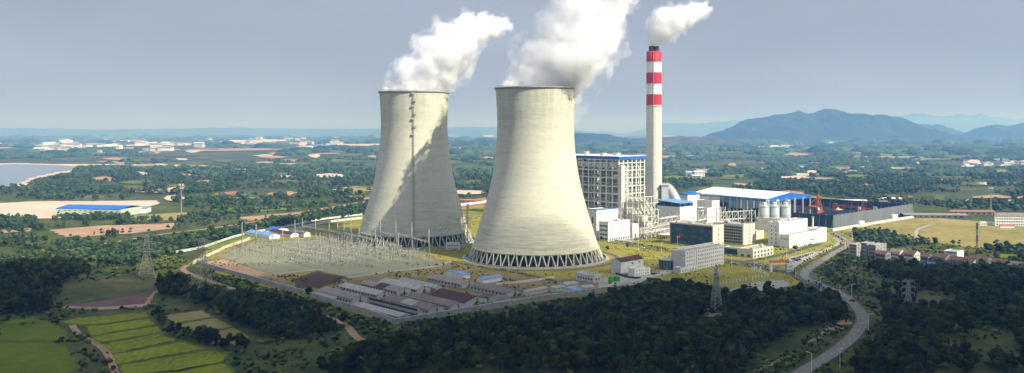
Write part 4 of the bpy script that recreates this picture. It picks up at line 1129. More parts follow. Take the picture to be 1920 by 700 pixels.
# ------------------------------------------------------------------ barracks
barr = [((661, 572, 596, 689, 561), brown2, "barrack with a tan roof and white gable, left end of the front row", 0),
 ((708, 562, 636, 733, 556.2), greyr, "barrack with pale grey sheet roof behind the tan roofed one", 1),
 ((745, 555, 676, 771, 550), brown2, "barrack with a mottled brown roof in the middle of the back row", 2),
 ((782, 551.5, 711, 808, 546), greyr, "barrack with a long greenish grey roof near the rear of the camp", 3),
 ((818, 548.5, 748, 829.5, 541.5), greyr, "narrow barrack with grey roof at the rear edge of the camp", 4),
 ((805, 592, 717, 832.5, 580.5), brown, "barrack with a tan and dark brown patched roof by the front wall", 6),
 ((844.7, 586.8, 759, 872.5, 574.5), brown, "barrack with worn brown roof beside the dark red roofed hall", 7),
 ((872.5, 576, 806, 914, 568), dred, "wide hall with a dark red roof at the right end of the camp", 8),
 ((866, 541.6, 801, 893, 534.5), brown2, "barrack with brown roof behind the blue roofed sheds", 12),
 ((951, 558.8, 880, 979, 551), brown, "barrack with dark brown roof farthest right in the camp", 13)]
for spec, rm, lab, i in barr:
    X, Y, L, Wd, H, a = solve(*spec); H = max(3.0, H)
    nw = max(5, int(Wd / 3.6)); two = H > 5.4
    t, L, Wd, H = bld(spec, lab, "barrack", "barrack", gw, rm, gable=1.7 if L < 16 else 2.6, group="long barracks of the worker camp", over=.9,
        wins=[wl(2 if two else 1, nw, 2.7, 1.5, 1.4, z0=1.0, fm=gw), door('r', 1.6, 2.2, .5, dark)], minh=3.0)
    if i in (2, 6):
        m = MB(); k = 1.7 / (L / 2); m.grid([(-.95, Wd * .35, H - k * .9 + .30), (L / 2 - .1, Wd * .35, H + 1.7 + .24), (L / 2 - .1, Wd * .6, H + 1.7 + .24), (-.95, Wd * .6, H - k * .9 + .30)], [(0, 1, 2, 3)]); m.build("roof_patch", dred if i == 2 else greyr, t)
    if L > 8:
        m = MB(); m.bar((L * .3, -.5, 0), (L * .5, -.5, 2.9), .3); m.bar((L * .7, -.5, 0), (L * .5, -.5, 2.9), .3); m.bar((L * .5, -.5, 2.9), (L * .5, -.5, 4.6), .4); m.build("porch_frame", brown, t)
t, L, Wd, H = bld((783.6, 597, 692.5, 792.5, 585), "open fronted two level barrack with rust brown roof and dark walkways", "barrack", "open_barrack", gw, brown2, gable=1.2, over=1.2)
m = MB(); m.box(-.1, .0, .6, Wd - .3, .3, 2.6); m.box(-.1, .0, .6, Wd - .3, 3.2, 5.4); m.build("shade_panel", dark, t)  # dark panels on the wall, painted as the shade inside the open walkways
m = MB()
for k in range(28): m.bar((-1.1, 1 + (Wd - 2) * k / 27, 0), (-1.1, 1 + (Wd - 2) * k / 27, H - .2), .18)
for z in (2.9, 3.9): m.bar((-1.1, .5, z), (-1.1, Wd, z), .16)
m.box(-1.2, -.12, .5, Wd, 2.7, 2.85); m.build("walkway", galv, t)
t, L, Wd, H = bld((747, 603, 659, 769, 596), "long low shed with grey roof along the front corner of the wall", "shed", "perimeter_shed", gw, greyr, gable=.8, wins=[wl(1, 26, 3, 1.5, 1.1, z0=1.1, fm=gw)])
m = MB(); m.box(-.1, 0, .5, Wd * .13, .4, 2.6); m.box(.5, L, -.1, 0, .4, 2.6); m.build("blue_shutter", pm("bright_blue", (.03, .20, .42), (.02, .15, .34), .3), t)
bld((622.5, 568.5, 588, 631, 564), "short flat roofed shed beside the tan roofed barrack", "shed", "small_shed", gw, greyr, minh=2.8, wins=[wl(1, 5, 3, 1.2, 1.1, z0=1.0)])
for spec, lab in (((868, 524, 833, 881, 518), "left hand one of the two light blue roofed camp sheds"), ((905, 533, 893, 941, 527), "right hand one of the two light blue roofed camp sheds")):
    bld(spec, lab, "shed", "blue_roofed_shed", white, bluel, gable=-1.0, minh=3.2, group="sheds with light blue roofs")
for spec, lab, rm in (((985, 556, 975, 1027, 549), "pale long shed beside the farthest right barrack", greyr), ((1040, 549, 1026, 1060, 543), "grey roofed shed at the left of the small workshop cluster", greyr), ((1062, 543, 1045, 1085, 537), "grey shed at the back of the small workshop cluster", greyr),
                      ((1078, 553, 1056, 1092, 547), "shed with washed blue roof in the small workshop cluster", bluel), ((1098, 549, 1080, 1117, 542), "grey shed at the right of the small workshop cluster", greyr), ((930, 571, 913, 957, 566), "low open shed behind the dark red roofed hall", brown)):
    bld(spec, lab, "workshop", "workshop_shed", gw, rm, gable=-.8, minh=2.8)
# blue and brown roofed workshops by the switchyard
for spec, lab, rm in (((505, 449, 461, 525, 445), "workshop with bright blue roof at the far left of the switchyard", bluel), ((545, 446, 505, 560, 440.5), "workshop with red brown roof beside the blue roofed one", dred),
                      ((515, 438, 497, 545, 434), "narrow blue roofed shed behind the brown roofed workshop", blue), ((570, 445, 545, 582, 438.5), "white walled workshop at the right end of the row by the switchyard", brown)):
    bld(spec, lab, "workshop", "yard_workshop", white, rm, gable=2, minh=3.2)
# warehouse on the left
WA = Vector(G(105, 405)); WB = Vector(G(226, 407)); 
a_ = math.atan2((WB - WA).y, (WB - WA).x)
def wh(A, ang, L, Wd, H, name, label, cat, wm, rm, g=1.5, stripes=True):
    t = empty(name, (A.x, A.y, 0), ang, label, cat); m = MB(); m.box(0, L, 0, Wd, 0, H); m.build("wall", wm, t)
    m = MB(); roofslab(m, -.4, L + .4, -.4, Wd / 2, H + .01, H + .35, H + g, H + g + .3); roofslab(m, -.4, L + .4, Wd / 2, Wd + .4, H + g, H + g + .3, H + .01, H + .35); m.build("roof", rm, t)
    if stripes:
        m = MB()
        for k in range(26): m.box(L * k / 25 - .12, L * k / 25 + .12, -.12, 0, 0, H - .1)
        m.build("wall_ribs", wm, t)
    return t
gwall = pm("pale_green_sheet", (.48, .58, .44), (.40, .50, .37), .2, .7)
t = wh(WA, a_, (WB - WA).length, 48, 9.5, "warehouse", "long pale green warehouse with blue roof on bare ground at far left", "warehouse", gwall, blue, 3)
windows(t, 'r', (WB - WA).length, 6.5, 1, 12, 3, 3, 1.0, white)
for k in (.2, .5, .8): m = MB(); x = (WB - WA).length * k; m.box(x - 2, x + 2, -.16, -.02, 0, 4.2); m.build("roller_door", white, t)
wh(Vector(G(238, 401)), a_ + .3, 24, 26, 6.5, "warehouse_annex", "smaller white shed attached at the right of the blue roofed warehouse", "shed", white, bluel, 1.5)
# white building at far right
bld((1866, 424, 1864, 1925, 404), "long white three storey building with dark window rows at the right edge", "building", "school_building", white, brown2, gable=-3, wins=[wr(3, 12, 3.3, 1.6, 1.5, z0=1.1)], ang=R(-6))
bld((1838, 423, 1836, 1862, 417), "low white outbuilding left of the long white building", "outbuilding", "outbuilding", white, greyr, ang=R(-4), wins=[wr(1, 5, 3, 1.4, 1.3)])
bld((1875, 428, 1873, 1902, 423), "low shed with red-brown roof in front of the long white building", "outbuilding", "tiled_outbuilding", white, rdirt_m, gable=-1, ang=R(-4))

# ------------------------------------------------------------------ village on the right
dullw = pm("dull_render", (.34, .33, .31), (.25, .24, .23), .4, .9)
dullc = pm("warm_render", (.42, .36, .28), (.30, .25, .20), .4, .9)
vill = [((1606, 485, 1592, 1626, 461), dullw, greyr, 0, "unfinished grey apartment block at the left end of the village", 4), ((1626, 484, 1612, 1640, 458), dullw, greyr, 0, "grey apartment block second from the left end of the village", 4),
 ((1642, 486, 1628, 1662, 462), dullw, greyr, 0, "grey apartment block with pale roof terrace in the village", 4),
 ((1660, 492, 1640, 1670, 477), dullw, tile, 2, "brown roofed house beside the grey apartment blocks", 2), ((1687, 490, 1668, 1696, 474), white, brown, 2.2, "house with white end wall and dark roof in the village row", 2),
 ((1714, 492, 1692, 1725, 477), white, tile, 2.2, "house with cream end wall and red-brown roof in the village row", 2), ((1740, 498, 1726, 1750, 482), dullw, tile, 2, "small grey house with reddish roof amid the village row", 2),
 ((1772, 502, 1748, 1787, 484), dullc, tile, 2.2, "house with orange-tan end wall in the village row", 2), ((1795, 486, 1770, 1807, 474), white, greyr, 0, "white flat roofed house behind the village row", 2),
 ((1812, 508, 1778, 1820, 490), dullc, tile, 2.2, "broad two storey house with dark brown roof by the mast", 2), ((1824, 509, 1812, 1834, 492), white, tile, 1.5, "narrow house with white end wall left of the red mast", 2),
 ((1850, 503, 1812, 1862, 489), dullw, tile, 2, "long brown roofed house right of the red mast", 2), ((1882, 508, 1858, 1892, 493), dullc, tile, 2, "brown roofed house near the right end of the village", 2), ((1910, 512, 1888, 1925, 499), dullw, brown, 1.8, "last brown roofed house at the right edge of the village", 1),
 ((1740, 505, 1728, 1762, 499), white, blue, .8, "little shed with bright blue roof in front of the village row", 0), ((1700, 497, 1690, 1712, 491), dullc, tile, 1, "low tiled shed in front of the village row", 0)]
for spec, wm, rm, g, lab, rows in vill:
    cat = "apartment block" if 'apartment' in lab else ("shed" if 'shed' in lab else "house")
    wn = []
    if rows: wn = [wr(rows, 3, 3.1, 1.2, 1.4, z0=1.2, fm=wm), wl(rows, 5, 3.1, 1.4, 1.5, z0=1.2, fm=wm), door('l', 1.4, 2.2, .5, dark)]
    bld(spec, lab, cat, {"apartment block": "apartment_block", "shed": "village_shed", "house": "village_house"}[cat], wm, rm, gable=g, minh=2.8, over=.7, wins=wn, group="houses of the village on the right" if cat == "house" else None)

# ------------------------------------------------------------------ walls
wall_run("perimeter_wall", [(372, 497), (460, 522), (560, 550), (640, 575), (700, 593), (741, 608)], 3.2, .8, conc, "long grey perimeter wall running along the left front of the plant")
wall_run("perimeter_wall", [(741, 608.3), (830, 593.5), (905, 581), (960, 572), (1030, 561), (1100, 552), (1140, 546)], 3.2, 1.2, conc, "grey perimeter wall running from the front corner to the workshop cluster")
wall_run("perimeter_wall", [(1140.5, 545.5), (1152, 536), (1190, 535), (1212, 524)], 2.8, .8, concl, "short pale wall section next to the green tanks")
wall_run("boundary_wall", [(362, 496), (384, 484), (430, 463), (459, 453), (468, 449)], 2.2, .9, concl, "pale boundary wall curving along the left side of the switchyard", sm=4)
wall_run("boundary_wall", [(330, 474.5), (384, 464), (456, 441), (560, 421.5), (600, 413), (679, 403.5)], 2.0, 1.0, concl, "cream outer wall beyond the grass strip behind the far tower", sm=4)
wall_run("boundary_wall", [(470, 443), (560, 430), (610, 419), (679, 410.5)], 2.6, .8, concl, "white inner wall below the grass strip behind the switchyard", sm=4)
wall_run("boundary_wall", [(1560, 434), (1640, 420.5), (1735, 405)], 2.8, 2.0, concl, "long pale wall running below the grey wind fence", sm=2)
wall_run("boundary_wall", [(863, 386), (905, 381), (916, 378)], 3, 1.5, white, "short white wall seen between the two cooling towers")
wall_run("garden_wall", [(930, 535), (985, 530), (1040, 522)], 1.6, .6, concl, "low pale wall on the lawn left of the workshop cluster")
wall_run("retaining_wall", [(1150, 513), (1180, 522), (1240, 526)], 1.4, .6, dark, "dark low wall in front of the red roofed white hall")
def fence(name, pix, label, step, h, mat, railm):
    pts = [Vector(G(*p)) for p in pix]; o = empty(name, (*pts[0], 0), 0, label, "fence"); m = MB(); c = 0
    for a1, b1 in zip(pts[:-1], pts[1:]):
        L = (b1 - a1).length; k = int(L / step)
        for j in range(k):
            p = a1 + (b1 - a1) * j / k - pts[0]
            if c < 99: b = MB(); b.box(-.35, .35, -.35, .35, 0, h); b.box(-.45, .45, -.45, .45, h + .002, h + .2); b.build("fence_post", mat, o, loc=(p.x, p.y, 0)); c += 1
        for z in (.6, 1.4): m.bar((*(a1 - pts[0]), z), (*(b1 - pts[0]), z), .12)
    m.build("rail", railm, o); return o
fence("pillar_fence", [(1318, 541), (1375, 531), (1440, 520), (1432, 514), (1410, 506.5), (1442, 505)], "pale pillar fence running round the front lawn to the red gate", 3.6, 2.3, concl, galv)
# ------------------------------------------------------------------ gate
A = Vector(G(1446, 510)); B = Vector(G(1474, 508.5)); an = math.atan2((B - A).y, (B - A).x); Lg = (B - A).length
t = empty("entrance_gate", (A.x, A.y, 0), an, "plant entrance gate with long red sign beam on two pillars", "gate")
m = MB(); m.box(-1, .6, -.8, .8, 0, 7.4); m.build("pillar", concl, t)
m = MB(); m.box(Lg - .3, Lg + 2.2, -.8, .8, 0, 8.6); m.build("pillar", pm("brownish_stone", (.26, .19, .16)), t)
m = MB(); m.box(.61, Lg - .31, -.6, .6, 5.6, 7.0); m.build("beam", concl, t)
m = MB(); m.box(-.9, Lg - .31, -.75, .0, 7.01, 8.5); m.build("red_sign", redp, t)
gold = pm("pale_letters", (.75, .62, .45))
m = MB(); q = random.Random(2)
for k in range(10):
    x = .8 + k * (Lg - 2) / 10
    m.box(x, x + .62, -.8, -.751, 7.35, 7.47); m.box(x, x + .62, -.8, -.751, 8.0, 8.12); m.box(x + .25, x + .37, -.8, -.751, 7.3, 8.2)
    if k % 2: m.box(x, x + .1, -.8, -.751, 7.3, 8.1)
m.build("sign_lettering", gold, t)
bld((1476, 510.5, 1474, 1488, 497), "white two storey gatehouse right of the red gate sign", "gatehouse", "gatehouse", gw, greyr, wins=[wr(2, 3, 2.6, 1.2, 1.3, z0=.8), wl(2, 1, 2.6, 1, 1.3, z0=.8)], ang=R(12))

# ------------------------------------------------------------------ lattice pylons and masts
def lattice(mb, w0, w1, z0, z1, n, bw, cx=0, cy=0):
    for k in range(n):
        a0, a1 = k / n, (k + 1) / n; wa, wb = w0 + (w1 - w0) * a0, w0 + (w1 - w0) * a1; za, zb = z0 + (z1 - z0) * a0, z0 + (z1 - z0) * a1
        ca = [(cx + sx * wa / 2, cy + sy * wa / 2, za) for sx, sy in ((-1, -1), (1, -1), (1, 1), (-1, 1))]
        cb = [(cx + sx * wb / 2, cy + sy * wb / 2, zb) for sx, sy in ((-1, -1), (1, -1), (1, 1), (-1, 1))]
        for i in range(4):
            j = (i + 1) % 4; mb.bar(ca[i], cb[i], bw * 1.4); mb.bar(ca[i], cb[j], bw * .8); mb.bar(ca[j], cb[i], bw * .8); mb.bar(cb[i], cb[j], bw * .8)
def pylon(base, ytop, w, label, rz, arms=3, mat=None, name="transmission_pylon"):
    X, Y = G(*base); H = HC - (ytop - HY) * Y / FP; z0 = zt(X, Y); H -= z0
    t = empty(name, (X, Y, z0), rz, label, "pylon"); m = MB(); mat = mat or galv
    lattice(m, w, w * .36, 0, H * .52, 5, .20); lattice(m, w * .36, w * .2, H * .52, H * .98, 7, .16); m.build("lattice_body", mat, t)
    for k in range(arms):
        z = H * (.58 + .18 * k); al = w * (.95 - .1 * abs(k - 1)) if arms > 1 else w
        for s in (-1, 1):
            b = MB()
            for y in (-.7, .7): b.bar((s * w * .12, y, z), (s * al, 0, z + .3), .2); b.bar((s * w * .12, y, z + 1.7), (s * al, 0, z + .3), .18)
            for e in range(1, 5): b.bar((s * (w * .12 + (al - w * .12) * e / 5), -.7 * (1 - e / 5), z + .06 * e), (s * (w * .12 + (al - w * .12) * e / 5), .7 * (1 - e / 5), z + 1.7 - .28 * e), .14)
            b.cyl((s * al, 0, z + .2), (s * al, 0, z - 1.8), .16, n=6, mi=1)
            b.build("cross_arm", [mat, porc], t)
    for (sx, sy) in ((-1, -1), (1, -1), (1, 1), (-1, 1)):
        b = MB(); b.box(sx * w / 2 - .5, sx * w / 2 + .5, sy * w / 2 - .5, sy * w / 2 + .5, -.5, .4); b.build("footing", conc, t)
    return t
pg_ = pm("weathered_lattice", (.34, .35, .30), (.22, .23, .20), .8, .6)
pylon((275, 520), 438, 12, "lattice pylon with broad arms standing left of the muddy pond's trees", R(25), mat=pg_)
pylon((378, 535), 446, 12, "lattice pylon on the left corner outside the perimeter wall", R(-35), mat=pg_)
pylon((1703, 592), 525, 5.2, "small lattice pylon rising from the dark wood at the right", R(15), mat=pg_)
pylon((852, 453), 376, 7, "slender lattice tower in front of the far cooling tower's right edge", R(45), arms=1, name="lattice_tower")
pylon((877, 457), 380, 7, "slender lattice tower in the gap between the cooling towers", R(45), arms=1, name="lattice_tower")
wires = MB()
def wire(a1, b1, sag, r=.09, n=14):
    P = [tuple(a1[k] + (b1[k] - a1[k]) * i / n - (sag * 4 * (i / n) * (1 - i / n) if k == 2 else 0) for k in range(3)) for i in range(n + 1)]
    for p, q_ in zip(P[:-1], P[1:]): wires.bar(p, q_, r)
p1, p2 = G(852, 453), G(877, 457)
for z in (20, 27, 33):
    for o_ in (-2, 2): wire((p1[0], p1[1] + o_, z), (p2[0], p2[1] + o_, z), 1, .2)
    wire((p2[0], p2[1], z), (G(1000, 425)[0], G(1000, 425)[1] + 60, z + 8), 4, .16); wire((p1[0], p1[1], z), (*G(804, 491), z * .5), 3, .12)
p1, p2 = G(275, 520), G(378, 535)
for o_ in (-8, 8):
    for z in (20, 26, 31): wire((p1[0] + o_, p1[1], z), (p2[0] + o_, p2[1], z), 2.5, .08); wire((p2[0] + o_, p2[1], z), (*G(480, 484), 17), 4, .08); wire((p1[0] + o_, p1[1], z), (p1[0] - 330 + o_, p1[1] + 120, z), 9, .08)
tag(wires.build("power_lines", dark), "thin dark power lines strung between pylons and switchyard", "power lines")
def mast(base, ytop, label, kind, z0=None):
    X, Y = G(*base); z0 = zt(X, Y); H = HC - (ytop - HY) * Y / FP - z0
    t = empty("radio_mast", (X, Y, z0), R(20), label, "mast")
    if kind == 'pole':
        m = MB(); m.cyl((0, 0, 0), (0, 0, H), .75, .35, n=12); m.build("pole", pg_, t)
        for z in (H * .86, H * .95):
            m = MB(); m.lathe([(.5, z), (2.4, z), (2.4, z + .3), (.5, z + .3)], 16, sm=False)
            for k in range(8): an = k * math.pi / 4; m.bar((2.3 * math.cos(an), 2.3 * math.sin(an), z + .3), (2.3 * math.cos(an), 2.3 * math.sin(an), z + 1.4), .14)
            m.build("platform", pg_, t)
        for k in range(6): an = k * math.pi / 3; b = MB(); b.box(-.3, .3, -.15, .15, 0, 2.4); b.build("antenna", whp, t, loc=(2.5 * math.cos(an), 2.5 * math.sin(an), H * .95), rz=an)
        m = MB(); m.box(-5, -1.5, -2, 2, 0, 2.6); m.build("equipment_hut", white, t)
    elif kind == 'lattice':
        w = 5.5; m = MB(); lattice(m, w, 1.8, 0, H * .8, 10, .2); lattice(m, 1.8, 1.5, H * .8, H, 3, .16); m.build("lattice_body", pg_, t)
        for z in (H * .84, H * .93):
            m = MB(); m.box(-1.9, 1.9, -1.9, 1.9, z, z + .15)
            for s in (-1.9, 1.9): m.bar((s, -1.9, z + 1), (s, 1.9, z + 1), .12); m.bar((-1.9, s, z + 1), (1.9, s, z + 1), .12)
            m.build("platform", galv, t)
            for k in range(3): an = k * 2 * math.pi / 3 + .4; b = MB(); b.box(-.25, .25, -.12, .12, 0, 2); b.build("antenna", whp, t, loc=(2.2 * math.cos(an), 2.2 * math.sin(an), z + .2), rz=an)
        m = MB(); m.box(-6.5, -3, -2, 2, 0, 2.8); m.box(-6.8, -2.8, -2.2, 2.2, 2.81, 3.0); m.build("equipment_hut", concl, t)
        m = MB()
        for (x0, x1, y0, y1) in ((-8, 5, -5, -4.8), (-8, 5, 4.8, 5), (-8, -7.8, -4.8, 4.8), (4.8, 5, -4.8, 4.8)): m.box(x0, x1, y0, y1, 0, 1.8)
        m.build("compound_wall", concl, t)
    else:
        w = 1.2; n_ = 8
        for k in range(n_):
            m = MB(); lattice(m, w - (w - .8) * k / n_, w - (w - .8) * (k + 1) / n_, H * k / n_, H * (k + 1) / n_, 4, .13); m.build("lattice_section", pm("mast_red", (.13, .05, .05)) if k % 2 else pg_, t)
        m = MB(); m.cyl((0, 0, H), (0, 0, H + 3), .08, n=6); m.build("spike", galv, t)
        if base[0] > 1825 and base[0] < 1840: m = MB(); m.box(-4, -.5, -2, 2, 0, 5); m.build("equipment_hut", pm("deep_blue", (.02, .07, .20)), t)
    return t
mast((340, 413), 345, "tubular radio mast with antenna platforms on the plain left of the plant", 'pole')
mast((1343, 607), 505, "lattice radio mast with walled hut in the dark wood in front", 'lattice')
mast((1832, 512), 418, "tall dark red lattice mast behind the village houses", 'red')
mast((1858, 398), 352, "thin distant mast beyond the long white building", 'pole')

# ------------------------------------------------------------------ switchyard
def aframe(px, py, h, label, rz):
    X, Y = G(px, py); t = empty("gantry_mast", (X, Y, 0), rz, label, "gantry mast", "tall A-frame masts of the switchyard")
    m = MB(); b = h * .6
    for s in (-1, 1): m.cyl((0, s * b * .17, 0), (0, 0, b), .32, .26, n=8)
    m.bar((0, -b * .08, b * .5), (0, b * .08, b * .5), .25); m.build("frame_leg", ysteel, t)
    m = MB(); m.cyl((0, 0, b), (0, 0, h), .5, .42, n=8); m.build("pole_top", ysteel, t); return t, X, Y, b
rows_ = [[(804, 491, 429), (772, 481, 418), (742, 472, 414), (713, 464, 415), (685, 457, 411)], [(747, 491, 437), (704, 478, 430), (673, 469, 425), (645, 461, 420), (617, 454, 417.5), (591.5, 449, 414), (567, 444, 408)],
         [(511, 478, 440), (480, 470, 421), (454, 462, 417)], [(633, 458, 409), (658, 463, 411)], [(553, 452, 412), (530, 462, 432), (560, 480, 440), (620, 497, 452), (600, 470, 436)]]
gm = []
for ri, row in enumerate(rows_):
    prev = None
    for (px, py, yt) in row:
        D = G(px, py)[1]; h = HC - (yt - HY) * D / FP
        t, X, Y, b = aframe(px, py, h, "tall pale A-frame mast with pole top rising over the switchyard equipment", GA)
        if prev and ri != 4:
            o = empty("gantry_beam", (prev[0], prev[1], 0), 0, "lattice beam strung between the A-frame masts of the switchyard", "gantry beam", "lattice beams of the switchyard")
            m = MB(); zb = min(b, prev[2]) - .6; d = Vector((X - prev[0], Y - prev[1], 0)); nn = max(4, int(d.length / 2.2))
            nv = Vector((-d.y, d.x, 0)).normalized() * .7
            for s in (-1, 1):
                for dz in (0, 1.3): m.bar(nv * s + Vector((0, 0, zb + dz)), d + nv * s + Vector((0, 0, zb + dz)), .22)
                for k in range(nn):
                    p_ = d * k / nn + nv * s; q_ = d * (k + 1) / nn + nv * s
                    m.bar(p_ + Vector((0, 0, zb)), q_ + Vector((0, 0, zb + 1.3)), .14)
            for k in range(nn): m.bar(d * k / nn + nv + Vector((0, 0, zb)), d * (k + 1) / nn - nv + Vector((0, 0, zb)), .14)
            m.build("truss", ysteel, o)
            for k in range(1, 4):
                p_ = d * k / 4; bb_ = MB(); bb_.cyl((0, 0, 0), (0, 0, -2.6), .2, n=6); bb_.build("insulator", porc, o, loc=(p_.x, p_.y, zb))
        prev = (X, Y, b)
# equipment columns
def eq_template(kind):
    t = empty("insulator_post", (0, 0, 0), 0, "slender grey insulator post in the switchyard", "insulator post", "insulator posts of the switchyard")
    m = MB(); h0 = 2.8
    if kind == 0:
        m.cyl((0, 0, 0), (0, 0, h0), .22, n=8); m.build("stand", ysteel, t); m = MB()
        prof = []
        for k in range(10): prof += [(.32, h0 + k * .36), (.18, h0 + k * .36 + .18)]
        m.lathe(prof, 8); m.build("insulator", porc, t); m = MB(); m.box(-.5, .5, -.35, .35, h0 + 3.6, h0 + 4.3); m.build("head", galv, t)
    elif kind == 1:
        for s in (-1, 1): m.bar((s * 1.1, 0, 0), (s * 1.1, 0, h0), .3)
        m.bar((-1.5, 0, h0), (1.5, 0, h0), .4); m.build("stand", ysteel, t); m = MB()
        for s in (-1, 0, 1): m.cyl((s * 1.1, 0, h0 + .2), (s * 1.1, 0, h0 + 3.4), .22, n=8)
        m.build("insulator", porc, t); m = MB(); m.bar((-1.3, 0, h0 + 3.5), (1.3, 0, h0 + 3.5), .2); m.build("switch_blade", galv, t)
    else:
        m.cyl((0, 0, 0), (0, 0, 5.2), .25, n=8); m.build("stand", ysteel, t); m = MB(); m.cyl((0, 0, 5.2), (0, 0, 8.4), .26, n=8); m.build("insulator", porc, t)
        m = MB(); m.lathe([(.7, 8.3), (.9, 8.45), (.7, 8.6)], 12); m.bar((-1.6, 0, 8.5), (1.6, 0, 8.5), .18); m.build("corona_ring", galv, t)
    register(t); return t
T3 = [eq_template(k) for k in range(3)]; used = [False] * 3; cnt = 0
eqpoly = [(520, 478), (560, 458), (640, 450), (716, 466), (806, 488), (765, 492), (705, 502), (660, 509), (600, 505), (545, 498)]
c, s_ = math.cos(GA), math.sin(GA); q = random.Random(21)
X0, Y0 = G(640, 480); EQ = []
for i in range(-16, 17):
    for j in range(-22, 23):
        u = i * 6.0 + (2.5 if i % 3 == 0 else 0); v = j * 4.6
        x = X0 + u * c - v * s_; y = Y0 + u * s_ + v * c
        px, py = proj(x, y)
        if in_poly([px], [py], eqpoly)[0] and q.random() < .86: EQ.append((x, y, i))
q.shuffle(EQ)
for (x, y, i) in EQ[:270]:
    k = [0, 2, 1, 0, 2][i % 5]
    lab = "slender grey insulator post in the switchyard"
    if not used[k]: T3[k].location = (x, y, 0); T3[k].rotation_euler = (0, 0, GA); used[k] = True
    else: copy_tree(T3[k], (x, y, 0), GA)
for (x, y, i) in EQ[270:290]: pass
# small poles at the left part of the yard
pt = empty("yard_post", (*G(440, 478), 0), 0, "short pale post in the left part of the switchyard", "post", "short posts at the left of the switchyard")
m = MB(); m.cyl((0, 0, 0), (0, 0, 6), .2, n=6); m.build("shaft", ysteel, pt); m = MB(); m.box(-.4, .4, -.3, .3, 6, 7); m.build("head", porc, pt); register(pt)
for k in range(16): copy_tree(pt, (*G(437 + q.uniform(0, 45), 474 + q.uniform(0, 8)), 0))
# busbars
m = MB()
for i in (-9, -6, -3, 0, 3, 6, 9):
    u = i * 6.0
    a1 = (X0 + u * c + 70 * s_ * 1, Y0 + u * s_ - 70 * c); 
    for o_ in (-1.4, 1.4):
        L_ = [(X0 + (u + o_) * c - v * s_, Y0 + (u + o_) * s_ + v * c) for v in range(-90, 91, 6)]
        seg = [p_ for p_ in L_ if in_poly(*[[w_] for w_ in proj(*p_)], eqpoly)[0]]
        for p_, q_ in zip(seg[:-1], seg[1:]): m.bar((*p_, 7.4), (*q_, 7.4), .2)
tag(m.build("busbars", galv), "grey busbar tubes carried above the switchyard posts", "busbars")
for i, (px, py) in enumerate(((688, 456), (671, 453), (735, 467))):
    X, Y = G(px, py); t = empty("transformer", (X, Y, 0), GA, ["white walled transformer box at the back of the switchyard", "grey transformer left of the white box behind the switchyard", "grey transformer right of the white box behind the switchyard"][i], "transformer")
    m = MB(); m.box(-4, 4, -2.5, 2.5, .4, 4.4); m.build("tank", white if i == 0 else galv, t); m = MB()
    for k in range(8): m.box(-3.6 + k, -3.3 + k, -3.6, -2.51, .8, 3.9)
    m.build("radiator", galv, t)
    for x_ in (-2, 0, 2): b = MB(); b.cyl((x_, 0, 4.4), (x_, 0, 7), .3, .15, n=8); b.build("bushing", porc, t)
# ------------------------------------------------------------------ tree shapes
def crown_mesh(name, seed, rad, hgt, lumps, cards, csize, mat, sub=2, cone=False):
    r = np.random.default_rng(seed); bmx = bmesh.new()
    cs = []
    for i in range(lumps):
        t = i / max(1, lumps - 1)
        if cone: z = hgt * (.25 + .75 * t); rr = rad * (1.05 - t) * .8 + .25; a = r.uniform(0, 6.28); off = rad * .25 * (1 - t)
        else: a = i * 2.4 + r.uniform(-.3, .3); z = hgt * (.38 + .5 * r.random()); rr = rad * r.uniform(.42, .66); off = (rad - rr * .8) * math.sqrt(r.random()) * (1 if z < hgt * .7 else .5)
        cs.append((off * math.cos(a), off * math.sin(a), z, rr))
    for (x, y, z, rr) in cs:
        res = bmesh.ops.create_icosphere(bmx, subdivisions=sub, radius=rr * .9)
        sd = r.uniform(0, 50)
        for v in res['verts']:
            n = mnoise.fractal(v.co * (1.1 / rr) * 1.6 + Vector((sd, sd, 0)), 1, 2, 3)
            v.co *= 1 + .30 * n; v.co.z *= .85; v.co += Vector((x, y, z))
    me = bpy.data.meshes.new(name); bmx.to_mesh(me); bmx.free()
    nv = len(me.vertices); V = [tuple(v.co) for v in me.vertices]; F = [tuple(p.vertices) for p in me.polygons]
    for k in range(cards):
        x, y, z, rr = cs[r.integers(len(cs))]
        d = r.normal(size=3); d /= np.linalg.norm(d); d[2] = abs(d[2]) * .9 - .25
        p = np.array((x, y, z)) + d * rr * r.uniform(.85, 1.22) * np.array((1, 1, .85))
        a = r.normal(size=3); a -= a.dot(d) * d * .6; a /= np.linalg.norm(a); b = np.cross(d, a); b /= max(1e-6, np.linalg.norm(b))
        s = csize * r.uniform(.6, 1.3); n0 = len(V)
        V += [tuple(p + a * s), tuple(p + b * s * .7), tuple(p - a * s * .6 + b * s * .2), tuple(p - b * s * .7)]; F.append((n0, n0 + 1, n0 + 2, n0 + 3))
    me2 = bpy.data.meshes.new(name); me2.from_pydata(V, [], F); me2.materials.append(mat)
    me2.polygons.foreach_set("use_smooth", [True] * len(F)); me2.update(); bpy.data.meshes.remove(me); return me2
def trunk_mesh(name, h, r0):
    m = MB(); m.cyl((0, 0, -.6), (r0 * .3, 0, h * .5), r0, r0 * .6, n=7); m.cyl((r0 * .3, 0, h * .5), (0, r0, h * .8), r0 * .6, r0 * .25, n=6)
    for k in range(4):
        a = k * 1.7; z = h * (.35 + .1 * k); m.cyl((0, 0, z), (math.cos(a) * h * .2, math.sin(a) * h * .2, z + h * .18), r0 * .3, r0 * .1, n=5)
    return m.mesh(name, trunk_m)
near_cr = [crown_mesh("crown", 1, 3.4, 9.5, 8, 520, .5, fol, 2), crown_mesh("crown", 2, 2.9, 10.5, 7, 480, .48, fol, 2), crown_mesh("crown", 3, 3.9, 8.2, 9, 560, .52, fol, 2), crown_mesh("crown", 4, 2.4, 11.0, 7, 420, .45, fol, 2, True)]
